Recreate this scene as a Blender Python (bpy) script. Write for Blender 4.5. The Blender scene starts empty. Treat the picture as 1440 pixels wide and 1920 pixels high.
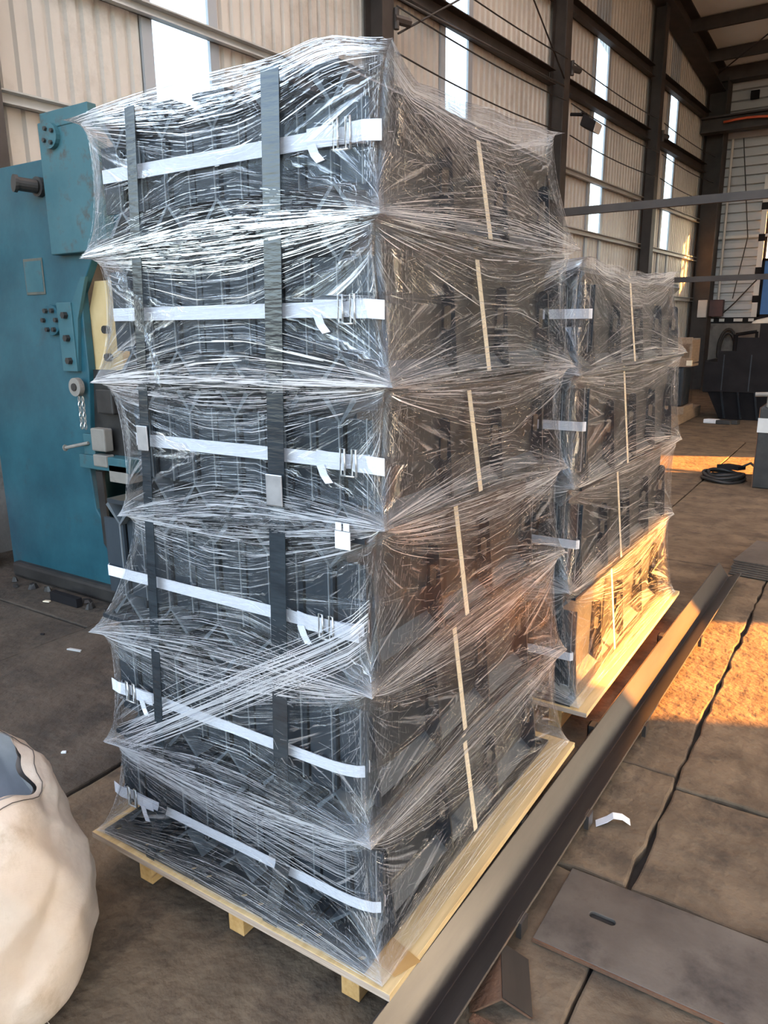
import bpy, bmesh, math, random
import numpy as np
from mathutils import Vector, Matrix
random.seed(7); RNG = np.random.default_rng(11)
SC = bpy.context.scene
COL = SC.collection
PI = math.pi

# ------------------------------------------------------------------ camera
CAM_H = 1.6
F_PX, YAW, PITCH, ROLL = 1402.45, 0.5765, 0.2423, -0.0090
def _cam_axes():
    fw = Vector((-math.sin(YAW)*math.cos(PITCH), math.cos(YAW)*math.cos(PITCH), -math.sin(PITCH)))
    rt = Vector((math.cos(YAW), math.sin(YAW), 0)); up = rt.cross(fw)
    r2 = rt*math.cos(ROLL)+up*math.sin(ROLL); u2 = up*math.cos(ROLL)-rt*math.sin(ROLL)
    return fw, r2, u2
fw, r2, u2 = _cam_axes()
cd = bpy.data.cameras.new('camera'); cam = bpy.data.objects.new('camera', cd); COL.objects.link(cam)
cd.sensor_fit = 'VERTICAL'; cd.sensor_height = 36.0; cd.lens = F_PX/1920*36.0
cd.clip_start = 0.05; cd.clip_end = 300
M = Matrix((r2, u2, -fw)).transposed().to_4x4(); M.translation = (0, 0, CAM_H)
cam.matrix_world = M
SC.camera = cam

# ------------------------------------------------------------------ light
SUN_EL = math.radians(15.0)
SUN_AZ = Vector((1.0, 0.42, 0)).normalized()          # horizontal direction towards the sun
w = bpy.data.worlds.new('world'); SC.world = w; w.use_nodes = True
nt = w.node_tree; nt.nodes.clear()
wo = nt.nodes.new('ShaderNodeOutputWorld'); bg = nt.nodes.new('ShaderNodeBackground')
sky = nt.nodes.new('ShaderNodeTexSky'); sky.sky_type = 'NISHITA'; sky.sun_disc = False
sky.sun_elevation = SUN_EL; sky.sun_rotation = math.atan2(SUN_AZ.x, SUN_AZ.y)
sky.air_density = 1.0; sky.dust_density = 2.5; sky.ozone_density = 1.5
hs = nt.nodes.new('ShaderNodeHueSaturation'); hs.inputs['Saturation'].default_value = .78
nt.links.new(sky.outputs[0], hs.inputs['Color']); nt.links.new(hs.outputs[0], bg.inputs[0]); bg.inputs[1].default_value = 1.0
nt.links.new(bg.outputs[0], wo.inputs[0])
sl = bpy.data.lights.new('sun', 'SUN'); so = bpy.data.objects.new('sun', sl); COL.objects.link(so)
sl.energy = 44.0; sl.color = (1.0, 0.38, 0.07); sl.angle = math.radians(0.6)
sdir = Vector((SUN_AZ.x*math.cos(SUN_EL), SUN_AZ.y*math.cos(SUN_EL), math.sin(SUN_EL)))
so.rotation_euler = sdir.to_track_quat('Z', 'Y').to_euler()
vs = SC.view_settings
vs.view_transform = 'Standard'; vs.look = 'None'; vs.gamma = 1.0; vs.use_curve_mapping = False
vs.exposure = 0.9
SC.cycles.transparent_max_bounces = 32
SC.cycles.max_bounces = 8
SC.cycles.diffuse_bounces = 4
SC.cycles.caustics_reflective = False
SC.cycles.caustics_refractive = False

# ------------------------------------------------------------------ materials
MATS = {}
def _nn(nt, t, **kw):
    n = nt.nodes.new(t)
    for k, v in kw.items(): setattr(n, k, v)
    return n
def mat(name, c1, c2=None, rough=0.6, metal=0.0, scale=4.0, detail=6.0, bump=0.0, bscale=40.0, lo=0.35, hi=0.65,
        stretch=(1,1,1), c3=None, s3=1.5, lo3=0.55, hi3=0.7, coords='Object', spec=0.5):
    """principled surface; colour runs c1..c2 over noise, patches of c3 on top"""
    if name in MATS: return MATS[name]
    m = bpy.data.materials.new(name); m.use_nodes = True; nt = m.node_tree
    b = nt.nodes['Principled BSDF']; L = nt.links.new
    b.inputs['Roughness'].default_value = rough; b.inputs['Metallic'].default_value = metal
    b.inputs['Specular IOR Level'].default_value = spec
    b.inputs['Base Color'].default_value = (*c1, 1)
    tc = _nn(nt, 'ShaderNodeTexCoord'); mp = _nn(nt, 'ShaderNodeMapping'); mp.inputs['Scale'].default_value = stretch
    L(tc.outputs[coords], mp.inputs[0])
    if c2 is not None:
        n = _nn(nt, 'ShaderNodeTexNoise'); n.inputs['Scale'].default_value = scale; n.inputs['Detail'].default_value = detail
        n.inputs['Roughness'].default_value = 0.62
        L(mp.outputs[0], n.inputs['Vector'])
        r = _nn(nt, 'ShaderNodeMapRange'); r.inputs[1].default_value = lo; r.inputs[2].default_value = hi
        L(n.outputs[0], r.inputs[0])
        mx = _nn(nt, 'ShaderNodeMix', data_type='RGBA'); mx.inputs[6].default_value = (*c1, 1); mx.inputs[7].default_value = (*c2, 1)
        L(r.outputs[0], mx.inputs[0]); out = mx.outputs[2]
        if c3 is not None:
            n3 = _nn(nt, 'ShaderNodeTexNoise'); n3.inputs['Scale'].default_value = s3; n3.inputs['Detail'].default_value = 8
            n3.inputs['Roughness'].default_value = 0.7
            L(mp.outputs[0], n3.inputs['Vector'])
            r3 = _nn(nt, 'ShaderNodeMapRange'); r3.inputs[1].default_value = lo3; r3.inputs[2].default_value = hi3
            L(n3.outputs[0], r3.inputs[0])
            m3 = _nn(nt, 'ShaderNodeMix', data_type='RGBA'); m3.inputs[7].default_value = (*c3, 1)
            L(out, m3.inputs[6]); L(r3.outputs[0], m3.inputs[0]); out = m3.outputs[2]
        L(out, b.inputs['Base Color'])
    if bump:
        nb = _nn(nt, 'ShaderNodeTexNoise'); nb.inputs['Scale'].default_value = bscale; nb.inputs['Detail'].default_value = 8
        L(mp.outputs[0], nb.inputs['Vector'])
        bp = _nn(nt, 'ShaderNodeBump'); bp.inputs['Strength'].default_value = bump; bp.inputs['Distance'].default_value = 0.02
        L(nb.outputs[0], bp.inputs['Height']); L(bp.outputs[0], b.inputs['Normal'])
    MATS[name] = m
    return m
STEEL = mat('painted_steel', (.017,.021,.026), (.032,.038,.045), rough=.42, spec=.35, scale=3, bump=.04, bscale=25)
ENDP = mat('painted_end_plate', (.020,.026,.032), (.036,.045,.054), rough=.45, scale=2.2, stretch=(3,1,1), spec=.22)
EDGE = mat('pale_plate_edge', (.15,.165,.175), (.22,.24,.25), rough=.45, scale=12)  # pale grey for the strips along the end plates
LEGM = mat('painted_leg', (.070,.082,.090), (.10,.113,.122), rough=.45, scale=6)
PLATE = mat('painted_plate', (.016,.020,.024), (.028,.034,.040), rough=.30, spec=.4, scale=2.5)
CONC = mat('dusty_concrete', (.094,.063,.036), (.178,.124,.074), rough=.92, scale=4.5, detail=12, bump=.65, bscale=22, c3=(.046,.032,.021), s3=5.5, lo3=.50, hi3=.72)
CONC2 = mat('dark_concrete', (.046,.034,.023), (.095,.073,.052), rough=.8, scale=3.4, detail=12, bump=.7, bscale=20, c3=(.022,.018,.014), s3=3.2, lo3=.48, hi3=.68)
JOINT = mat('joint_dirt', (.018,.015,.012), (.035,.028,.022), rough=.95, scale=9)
DIRTY = mat('dirty_steel_plate', (.070,.056,.044), (.135,.110,.086), rough=.55, scale=2.4, bump=.12, bscale=30, c3=(.036,.030,.026), s3=4, lo3=.5, hi3=.68)
RUST = mat('rust_edge', (.16,.075,.035), (.10,.05,.028), rough=.85, scale=14, bump=.4, bscale=60)
MILL = mat('mill_steel', (.030,.026,.024), (.066,.056,.049), rough=.36, metal=.35, scale=5, stretch=(1,.15,1), c3=(.20,.09,.035), s3=3.2, lo3=.66, hi3=.74, bump=.05)
WOOD = mat('plywood', (.50,.34,.15), (.66,.48,.24), rough=.6, scale=3, stretch=(12,1,12), bump=.06)
PINE = mat('pine_block', (.52,.28,.085), (.66,.40,.16), rough=.65, scale=5, stretch=(10,1,10), c3=(.33,.17,.06), s3=4, lo3=.6, hi3=.72)
PLYEDGE = mat('plywood_edge', (.52,.40,.30), (.34,.24,.17), rough=.7, scale=3, stretch=(2,2,60))
WHITESTRAP = mat('white_webbing', (.62,.62,.66), (.72,.72,.75), rough=.55, scale=60, stretch=(1,1,6))
CREAM = mat('cream_strap', (.72,.60,.42), (.80,.70,.52), rough=.5, scale=30)
BLACKSTRAP = mat('black_strap', (.016,.020,.024), (.030,.038,.044), rough=.18, scale=6, stretch=(1,1,5), bump=.10, bscale=22)
WIRE = mat('galvanised_wire', (.62,.62,.60), (.75,.74,.70), rough=.3, metal=.9, scale=20)
TIN = mat('tin_seal', (.50,.51,.54), (.66,.67,.70), rough=.30, metal=.9, scale=20)
TEAL = mat('teal_paint', (.010,.064,.088), (.024,.112,.142), rough=.42, scale=2.2, c3=(.028,.060,.070), s3=5.5, lo3=.57, hi3=.72, bump=.08, bscale=20)
TEALD = mat('teal_paint_worn', (.030,.105,.125), (.050,.140,.160), rough=.5, scale=4, c3=(.060,.055,.045), s3=8, lo3=.55, hi3=.7)
BLACKIRON = mat('oily_iron', (.018,.016,.015), (.040,.036,.032), rough=.5, scale=7)
BEIGE = mat('beige_paint', (.55,.38,.17), (.66,.48,.24), rough=.5, scale=4, c3=(.20,.13,.06), s3=7, lo3=.6, hi3=.75)
GREYPL = mat('grey_name_plate', (.075,.085,.075), (.13,.12,.09), rough=.5, scale=16)
CLAD = mat('cladding_beige', (.54,.50,.45), (.62,.58,.52), rough=.45, scale=.7, c3=(.40,.36,.31), s3=1.3, lo3=.55, hi3=.75)
CLADG = mat('cladding_grey', (.33,.35,.37), (.38,.40,.42), rough=.4, scale=.8)
CLADB = mat('cladding_back', (.42,.42,.42), (.50,.50,.50), rough=.45, scale=.7)
GIRT = mat('girt_galvanised', (.40,.40,.38), (.48,.48,.46), rough=.5, scale=2)
COLUMN = mat('column_dark', (.030,.024,.021), (.052,.042,.037), rough=.6, scale=3)
ROOFM = mat('roof_underside', (.78,.77,.70), (.84,.83,.76), rough=.6, scale=.8)
PLINTH = mat('plinth_render', (.16,.145,.13), (.24,.22,.195), rough=.9, scale=2.5, c3=(.09,.08,.07), s3=3, bump=.2)
WHITEP = mat('white_paint', (.60,.58,.54), (.66,.64,.60), rough=.5, scale=6)
MAROON = mat('maroon_paint', (.060,.022,.020), (.080,.030,.026), rough=.5, scale=6)
BLUEP = mat('blue_sheet', (.045,.16,.42), (.06,.20,.50), rough=.5, scale=3)
REDP = mat('red_paint', (.42,.025,.020), (.50,.035,.028), rough=.35, scale=5)
BLACKP = mat('black_steel', (.010,.009,.010), (.018,.016,.017), rough=.8, scale=3, spec=.2)
RUBBER = mat('black_rubber', (.016,.014,.013), (.028,.025,.022), rough=.6, scale=9)
GREYP = mat('grey_machine', (.22,.20,.17), (.30,.27,.23), rough=.55, scale=5, c3=(.10,.085,.07), s3=5)
SACK = mat('woven_sack', (.52,.42,.325), (.64,.54,.435), rough=.8, scale=5, c3=(.30,.21,.125), s3=5.0, lo3=.50, hi3=.76, bump=.25, bscale=16)
SACKIN = mat('sack_lining', (.17,.165,.165), (.25,.24,.24), rough=.6, scale=5)
PAPER = mat('white_paper', (.72,.73,.74), (.80,.80,.80), rough=.5, scale=20)
ORANGE = mat('orange_hose', (.60,.10,.04), (.66,.13,.05), rough=.45, scale=5)
TARP = mat('pale_tarp', (.55,.48,.38), (.64,.57,.47), rough=.55, scale=6, bump=.3, bscale=10)
BOARD = mat('scrap_board', (.22,.15,.095), (.30,.21,.135), rough=.7, scale=5, stretch=(8,1,8))
TAPE = mat('brown_tape', (.40,.22,.07), (.46,.27,.10), rough=.35, scale=8)
STITCH = mat('dark_stitching', (.05,.04,.03), (.08,.06,.05), rough=.8, scale=20)

def sack_weave(m):
    nt = m.node_tree; L = nt.links.new; b = nt.nodes['Principled BSDF']
    tc = _nn(nt, 'ShaderNodeTexCoord'); wv = _nn(nt, 'ShaderNodeTexWave'); wv.inputs['Scale'].default_value = 160; wv.inputs['Distortion'].default_value = .5
    w2 = _nn(nt, 'ShaderNodeTexWave', bands_direction='Z'); w2.inputs['Scale'].default_value = 160; w2.inputs['Distortion'].default_value = .5
    ad = _nn(nt, 'ShaderNodeMath', operation='ADD'); bp = _nn(nt, 'ShaderNodeBump'); bp.inputs['Strength'].default_value = .10; bp.inputs['Distance'].default_value = .001
    L(tc.outputs['Object'], wv.inputs[0]); L(tc.outputs['Object'], w2.inputs[0]); L(wv.outputs[1], ad.inputs[0]); L(w2.outputs[1], ad.inputs[1])
    L(ad.outputs[0], bp.inputs['Height'])
    old = b.inputs['Normal'].links[0].from_socket
    L(old, bp.inputs['Normal']); L(bp.outputs[0], b.inputs['Normal'])
sack_weave(SACK)

def panel_mat():
    m = bpy.data.materials.new('translucent_panel'); m.use_nodes = True; nt = m.node_tree; nt.nodes.clear()
    o = _nn(nt, 'ShaderNodeOutputMaterial'); mx = _nn(nt, 'ShaderNodeMixShader'); t = _nn(nt, 'ShaderNodeBsdfTransparent'); d = _nn(nt, 'ShaderNodeBsdfTranslucent')
    t.inputs[0].default_value = (.94,.97,.96,1); d.inputs[0].default_value = (.88,.93,.92,1); mx.inputs[0].default_value = .35
    L = nt.links.new; L(t.outputs[0], mx.inputs[1]); L(d.outputs[0], mx.inputs[2]); L(mx.outputs[0], o.inputs[0]); return m
PANEL = panel_mat()
def dim_panel_mat():
    m = bpy.data.materials.new('added_dim_panel'); m.use_nodes = True; nt = m.node_tree; nt.nodes.clear()
    o = _nn(nt, 'ShaderNodeOutputMaterial'); d = _nn(nt, 'ShaderNodeBsdfTranslucent'); d.inputs[0].default_value = (.22,.23,.24,1)
    nt.links.new(d.outputs[0], o.inputs[0]); return m
DIMPANEL = dim_panel_mat()
def glass_mat():
    m = bpy.data.materials.new('window_glass'); m.use_nodes = True; nt = m.node_tree; nt.nodes.clear()
    o = _nn(nt, 'ShaderNodeOutputMaterial'); mx = _nn(nt, 'ShaderNodeMixShader'); t = _nn(nt, 'ShaderNodeBsdfTransparent'); d = _nn(nt, 'ShaderNodeBsdfGlossy')
    t.inputs[0].default_value = (.93,.96,.97,1); d.inputs['Roughness'].default_value = .03; mx.inputs[0].default_value = .07
    L = nt.links.new; L(t.outputs[0], mx.inputs[1]); L(d.outputs[0], mx.inputs[2]); L(mx.outputs[0], o.inputs[0]); return m
GLASS = glass_mat()

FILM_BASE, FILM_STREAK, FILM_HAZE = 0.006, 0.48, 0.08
def film_mat():
    """clear stretch film: see-through, with gathered streaks and painted-in highlights along the pull of the wrap (uv 'fan')"""
    m = bpy.data.materials.new('stretch_film'); m.use_nodes = True; nt = m.node_tree; nt.nodes.clear(); L = nt.links.new
    o = _nn(nt, 'ShaderNodeOutputMaterial')
    uv = _nn(nt, 'ShaderNodeUVMap'); uv.uv_map = 'fan'
    def streak(sx, sy, lo, hi, det=3.0, dist=0.0):
        mp = _nn(nt, 'ShaderNodeMapping'); mp.inputs['Scale'].default_value = (sx, sy, 1); L(uv.outputs[0], mp.inputs[0])
        n = _nn(nt, 'ShaderNodeTexNoise', noise_dimensions='2D'); n.inputs['Scale'].default_value = 1.0; n.inputs['Detail'].default_value = det
        n.inputs['Roughness'].default_value = .6; n.inputs['Distortion'].default_value = dist
        L(mp.outputs[0], n.inputs['Vector'])
        r = _nn(nt, 'ShaderNodeMapRange'); r.inputs[1].default_value = lo; r.inputs[2].default_value = hi; L(n.outputs[0], r.inputs[0])
        return n.outputs[0], r.outputs[0]
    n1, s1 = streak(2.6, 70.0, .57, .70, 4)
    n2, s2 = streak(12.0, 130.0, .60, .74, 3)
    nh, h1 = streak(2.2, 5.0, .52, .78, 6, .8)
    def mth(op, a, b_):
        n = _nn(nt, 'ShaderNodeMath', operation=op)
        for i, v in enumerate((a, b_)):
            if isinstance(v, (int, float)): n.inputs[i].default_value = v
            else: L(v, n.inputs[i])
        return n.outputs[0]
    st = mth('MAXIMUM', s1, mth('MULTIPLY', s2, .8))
    fac = mth('ADD', mth('ADD', FILM_BASE, mth('MULTIPLY', st, FILM_STREAK)), mth('MULTIPLY', h1, FILM_HAZE))  # white streaks and haze paint highlights onto the clear film
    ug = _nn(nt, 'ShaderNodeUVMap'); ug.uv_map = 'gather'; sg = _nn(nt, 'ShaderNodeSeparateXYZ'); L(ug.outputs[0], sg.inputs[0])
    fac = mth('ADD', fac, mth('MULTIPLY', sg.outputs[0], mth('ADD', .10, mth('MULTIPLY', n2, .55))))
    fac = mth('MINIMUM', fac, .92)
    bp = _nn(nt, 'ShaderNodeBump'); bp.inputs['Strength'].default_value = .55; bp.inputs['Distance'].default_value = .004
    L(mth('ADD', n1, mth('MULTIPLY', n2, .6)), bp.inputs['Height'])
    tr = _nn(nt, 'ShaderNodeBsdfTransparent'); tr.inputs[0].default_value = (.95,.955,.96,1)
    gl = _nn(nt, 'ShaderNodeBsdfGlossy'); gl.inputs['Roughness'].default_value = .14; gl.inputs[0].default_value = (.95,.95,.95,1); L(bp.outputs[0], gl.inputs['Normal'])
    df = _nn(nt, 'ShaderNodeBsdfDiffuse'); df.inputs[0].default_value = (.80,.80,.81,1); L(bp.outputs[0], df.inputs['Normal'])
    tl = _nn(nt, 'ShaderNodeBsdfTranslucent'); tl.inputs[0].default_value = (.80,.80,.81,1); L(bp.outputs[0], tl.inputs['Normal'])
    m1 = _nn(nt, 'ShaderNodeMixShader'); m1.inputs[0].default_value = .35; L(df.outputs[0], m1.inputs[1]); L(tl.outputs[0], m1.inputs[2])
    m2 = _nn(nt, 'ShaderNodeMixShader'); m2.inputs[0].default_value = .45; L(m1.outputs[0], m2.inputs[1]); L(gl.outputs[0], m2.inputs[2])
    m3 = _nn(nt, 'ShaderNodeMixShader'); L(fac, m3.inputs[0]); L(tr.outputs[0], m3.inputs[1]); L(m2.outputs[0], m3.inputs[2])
    # clear film also mirrors at its surface
    fr = _nn(nt, 'ShaderNodeFresnel'); fr.inputs[0].default_value = 1.45; L(bp.outputs[0], fr.inputs['Normal'])
    g2 = _nn(nt, 'ShaderNodeBsdfGlossy'); g2.inputs['Roughness'].default_value = .06; L(bp.outputs[0], g2.inputs['Normal'])
    m4 = _nn(nt, 'ShaderNodeMixShader'); L(mth('MINIMUM', mth('MULTIPLY', fr.outputs[0], .35), .6), m4.inputs[0]); L(m3.outputs[0], m4.inputs[1]); L(g2.outputs[0], m4.inputs[2])
    L(m4.outputs[0], o.inputs[0])
    return m
FILM = film_mat()
def strand_glint_mat():
    m = bpy.data.materials.new('film_strand_glint'); m.use_nodes = True; nt = m.node_tree; nt.nodes.clear(); L = nt.links.new
    o = _nn(nt, 'ShaderNodeOutputMaterial')
    df = _nn(nt, 'ShaderNodeBsdfDiffuse'); df.inputs[0].default_value = (.92,.92,.93,1)
    tl = _nn(nt, 'ShaderNodeBsdfTranslucent'); tl.inputs[0].default_value = (.9,.9,.91,1)
    gl = _nn(nt, 'ShaderNodeBsdfGlossy'); gl.inputs['Roughness'].default_value = .2
    a = _nn(nt, 'ShaderNodeMixShader'); a.inputs[0].default_value = .3; L(df.outputs[0], a.inputs[1]); L(tl.outputs[0], a.inputs[2])
    b = _nn(nt, 'ShaderNodeMixShader'); b.inputs[0].default_value = .4; L(a.outputs[0], b.inputs[1]); L(gl.outputs[0], b.inputs[2])
    t = _nn(nt, 'ShaderNodeBsdfTransparent'); c = _nn(nt, 'ShaderNodeMixShader'); c.inputs[0].default_value = .8
    L(t.outputs[0], c.inputs[1]); L(b.outputs[0], c.inputs[2]); L(c.outputs[0], o.inputs[0]); return m
STRAND_GLINT = strand_glint_mat()

# ------------------------------------------------------------------ helpers
def link(o, parent=None):
    COL.objects.link(o)
    if parent is not None: o.parent = parent
    return o
def tag(o, label=None, cat=None, group=None, kind=None):
    if label: o['label'] = label
    if cat: o['category'] = cat
    if group: o['group'] = group
    if kind: o['kind'] = kind
    return o
def thing(name, label, cat, loc=(0,0,0), rz=0, group=None):
    o = bpy.data.objects.new(name, None); o.empty_display_size = .1; link(o)
    o.location = loc; o.rotation_euler = (0,0,rz)
    return tag(o, label, cat, group)
class MB:
    """collects boxes, prisms, tubes; builds one mesh"""
    def __init__(s): s.v = []; s.f = []
    def add(s, vs, fs):
        k = len(s.v); s.v += [tuple(p) for p in vs]; s.f += [tuple(i+k for i in f) for f in fs]; return s
    def box(s, x0, x1, y0, y1, z0, z1):
        return s.add([(x0,y0,z0),(x1,y0,z0),(x1,y1,z0),(x0,y1,z0),(x0,y0,z1),(x1,y0,z1),(x1,y1,z1),(x0,y1,z1)],
                     [(0,3,2,1),(4,5,6,7),(0,1,5,4),(1,2,6,5),(2,3,7,6),(3,0,4,7)])
    def hexa(s, p):      # 8 points, box order
        return s.add(p, [(0,3,2,1),(4,5,6,7),(0,1,5,4),(1,2,6,5),(2,3,7,6),(3,0,4,7)])
    def bar(s, a, b, wx, wy, up=(0,0,1)):
        a, b = Vector(a), Vector(b); d = (b-a).normalized(); u = Vector(up)
        if abs(d.dot(u)) > .95: u = Vector((1,0,0))
        p = d.cross(u).normalized()*wx/2; q = d.cross(p).normalized()*wy/2
        return s.hexa([a-p-q, a+p-q, a+p+q, a-p+q, b-p-q, b+p-q, b+p+q, b-p+q])
    def tube(s, pts, r, n=8, cap=True, closed=False):
        pts = [Vector(p) for p in pts]; N = len(pts); rr = r if hasattr(r, '__len__') else [r]*N
        k = len(s.v); up = Vector((0,0,1)); prev = None
        for i, p in enumerate(pts):
            if closed: d = pts[(i+1) % N]-pts[i-1]
            else: d = pts[min(i+1, N-1)]-pts[max(i-1, 0)]
            d.normalize()
            if prev is None:
                a = d.cross(up if abs(d.z) < .9 else Vector((1,0,0))).normalized()
            else: a = (prev-d*prev.dot(d)).normalized()
            prev = a; b = d.cross(a)
            for j in range(n):
                t = 2*PI*j/n; s.v.append(tuple(p+(a*math.cos(t)+b*math.sin(t))*rr[i]))
        for i in range(N if closed else N-1):
            for j in range(n):
                i2 = (i+1) % N
                s.f.append((k+i*n+j, k+i*n+(j+1) % n, k+i2*n+(j+1) % n, k+i2*n+j))
        if cap and not closed:
            s.f.append(tuple(k+j for j in range(n))[::-1]); s.f.append(tuple(k+(N-1)*n+j for j in range(n)))
        return s
    def prism(s, poly, axis, a, b):
        """extrude a 2D outline along an axis from a to b; outline given in the two other axes"""
        n = len(poly)
        def P(u, v, t): return {'x': (t,u,v), 'y': (u,t,v), 'z': (u,v,t)}[axis]
        return s.add([P(u,v,a) for u,v in poly]+[P(u,v,b) for u,v in poly],
                     [tuple(range(n))[::-1], tuple(range(n,2*n))]+[(i,(i+1)%n,n+(i+1)%n,n+i) for i in range(n)])
    def mesh(s, name, m, smooth=False):
        me = bpy.data.meshes.new(name); me.from_pydata(s.v, [], s.f); me.materials.append(m)
        bm = bmesh.new(); bm.from_mesh(me); bmesh.ops.recalc_face_normals(bm, faces=bm.faces); bm.to_mesh(me); bm.free()
        if smooth: me.polygons.foreach_set('use_smooth', [True]*len(me.polygons))
        return me
    def build(s, name, m, parent=None, smooth=False, bevel=0, loc=None):
        o = bpy.data.objects.new(name, s.mesh(name, m, smooth)); link(o, parent)
        if loc: o.location = loc
        if bevel:
            b = o.modifiers.new('bevel', 'BEVEL'); b.width = bevel; b.segments = 2; b.limit_method = 'ANGLE'
        return o
def inst(name, me, parent=None, loc=(0,0,0), scale=(1,1,1), rot=(0,0,0)):
    o = bpy.data.objects.new(name, me); link(o, parent); o.location = loc; o.scale = scale; o.rotation_euler = rot; return o
def plate_holes(outer, holes, t):
    """flat plate in XY with through holes, thickness t upward; returns MB"""
    bm = bmesh.new(); loops = []
    for lp in [outer]+holes:
        vs_ = [bm.verts.new((x,y,0)) for x,y in lp]; loops.append(vs_)
        for i in range(len(vs_)): bm.edges.new((vs_[i], vs_[(i+1) % len(vs_)]))
    bmesh.ops.triangle_fill(bm, use_beauty=True, use_dissolve=False, edges=bm.edges[:])
    r = bmesh.ops.extrude_face_region(bm, geom=bm.faces[:])
    bmesh.ops.translate(bm, vec=(0,0,t), verts=[e for e in r['geom'] if isinstance(e, bmesh.types.BMVert)])
    bmesh.ops.recalc_face_normals(bm, faces=bm.faces[:])
    bm.verts.index_update(); mb = MB(); mb.v = [tuple(v.co) for v in bm.verts]; mb.f = [tuple(v.index for v in f.verts) for f in bm.faces]; bm.free()
    return mb
def circ(cx, cy, r, n=12): return [(cx+r*math.cos(2*PI*i/n), cy+r*math.sin(2*PI*i/n)) for i in range(n)]
def struct(o): o['kind'] = 'structure'; return o

# ================================================================== THE SETTING
# ---- floor: dirt bed, with slabs and plates lying on it
fl = struct(MB().box(-40, 40, -40, 60, -.20, -.035).build('floor', JOINT))
def ragged(x0, x1, y0, y1, seg=.16, amp=.010, seed=0):
    rr = random.Random(seed); pts = []
    def side(a, b, fixed, ax, sgn):
        n = max(2, int(abs(b-a)/seg)); out = []
        for i in range(n):
            t = a+(b-a)*i/n; j = rr.uniform(-amp, amp) if i else 0
            out.append((t, fixed+j) if ax == 'x' else (fixed+j, t))
        return out
    pts += side(x0, x1, y0, 'x', 1); pts += side(y0, y1, x1, 'y', 1); pts += side(x1, x0, y1, 'x', 1); pts += side(y1, y0, x0, 'y', 1)
    return pts
def slab(x0, x1, y0, y1, m, top=0.0, g=.012, amp=.010, seed=0, seg=.16):
    mb = MB().prism(ragged(x0+g, x1-g, y0+g, y1-g, seg, amp, seed), 'z', -.06, top)
    return mb.build('slab', m, fl, bevel=.008)
XJ = -.425
k = 0
for (x0, x1, y0, y1, m, top) in [
    (XJ, 2.0, 1.94, 2.53, CONC, -.002), (XJ, 2.0, 2.53, 5.3, CONC, .0), (-2.23, XJ, 2.60, 5.3, CONC, -.003), (-2.23, XJ, 1.94, 2.60, CONC, .001),
    (-2.23, XJ, .2, 1.94, CONC, -.003), (XJ, 2.0, .2, 1.94, CONC, -.006), (-2.23, -.3, -3.5, .2, CONC, -.002), (-.3, 2.0, -3.5, .2, CONC, 0),
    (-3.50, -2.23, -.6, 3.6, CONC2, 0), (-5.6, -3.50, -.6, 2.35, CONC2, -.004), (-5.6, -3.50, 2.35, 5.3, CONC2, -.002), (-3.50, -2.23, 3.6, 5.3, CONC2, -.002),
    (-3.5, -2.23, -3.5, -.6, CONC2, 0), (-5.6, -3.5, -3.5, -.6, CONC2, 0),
    (-5.0, -1.4, 5.3, 8.2, CONC, -.002), (-1.4, 2.0, 5.3, 8.2, CONC, 0), (-5.0, -1.4, 8.2, 11.4, CONC, 0), (-1.4, 2.0, 8.2, 11.4, CONC, -.003),
    (-5.0, 2.0, 11.4, 15.6, CONC, 0), (-5.0, 2.0, 15.6, 20.5, CONC, -.002), (2.0, 6.9, -3.5, 2.5, CONC, 0), (2.0, 6.9, 2.5, 8.5, CONC, 0),
    (2.0, 6.9, 8.5, 14.5, CONC, 0), (2.0, 6.9, 14.5, 20.5, CONC, 0)]:
    near = y1 < 5.4 and x1 < 2.1 and m is CONC
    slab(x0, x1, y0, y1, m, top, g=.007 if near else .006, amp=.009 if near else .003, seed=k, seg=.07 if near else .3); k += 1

# ---- left wall (runs away from the camera, slightly turned)
WA = .068
def wl(Y, off, z): return Vector((-5+(Y-7.5)*math.tan(WA)+off*math.cos(WA), Y-off*math.sin(WA), z))
def roof_z(Y): return 7.30+.148*(20.5-Y) if Y > 4 else 7.30+.148*16.5-.148*(4-Y)
YB = 20.62
wall_left = MB()
a0, a1 = -2.2, YB
wall_left.hexa([wl(a0,-.22,0), wl(a0,.03,0), wl(a1,.03,0), wl(a1,-.22,0), wl(a0,-.22,.95), wl(a0,.03,.95), wl(a1,.03,.95), wl(a1,-.22,.95)])
wall_left = struct(wall_left.build('wall_left', PLINTH))
def corr_sheet(y0, y1, z0, z1, m, name, pitch=.135, amp=.032, par=None, zfun=None):
    n = max(1, round((y1-y0)/pitch)); p = (y1-y0)/n; prof = []
    for i in range(n):
        b = y0+i*p
        prof += [(b, 0), (b+p*.55, 0), (b+p*.66, amp), (b+p*.89, amp)]
    prof.append((y1, 0))
    mb = MB(); N = len(prof)
    for (Y, o) in prof: mb.v.append(tuple(wl(Y, -o, z0)))
    for (Y, o) in prof: mb.v.append(tuple(wl(Y, -o, zfun(Y) if zfun else z1)))
    mb.f = [(i, i+1, N+i+1, N+i) for i in range(N-1)]
    return mb.build(name, m, par)
strips = [(.15,.82), (4.58,5.27), (8.91,9.55), (13.60,14.24), (17.62,18.26)]
edges = [a0]+[e for s_ in strips for e in s_]+[YB]
for i in range(0, len(edges), 2):
    y0, y1 = edges[i], edges[i+1]; n = max(1, round((y1-y0)/.95))
    for j in range(n):
        corr_sheet(y0+(y1-y0)*j/n, y0+(y1-y0)*(j+1)/n, .93, 0, CLAD, 'cladding_sheet', par=wall_left, zfun=lambda Y: roof_z(Y)+.05)
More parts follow.
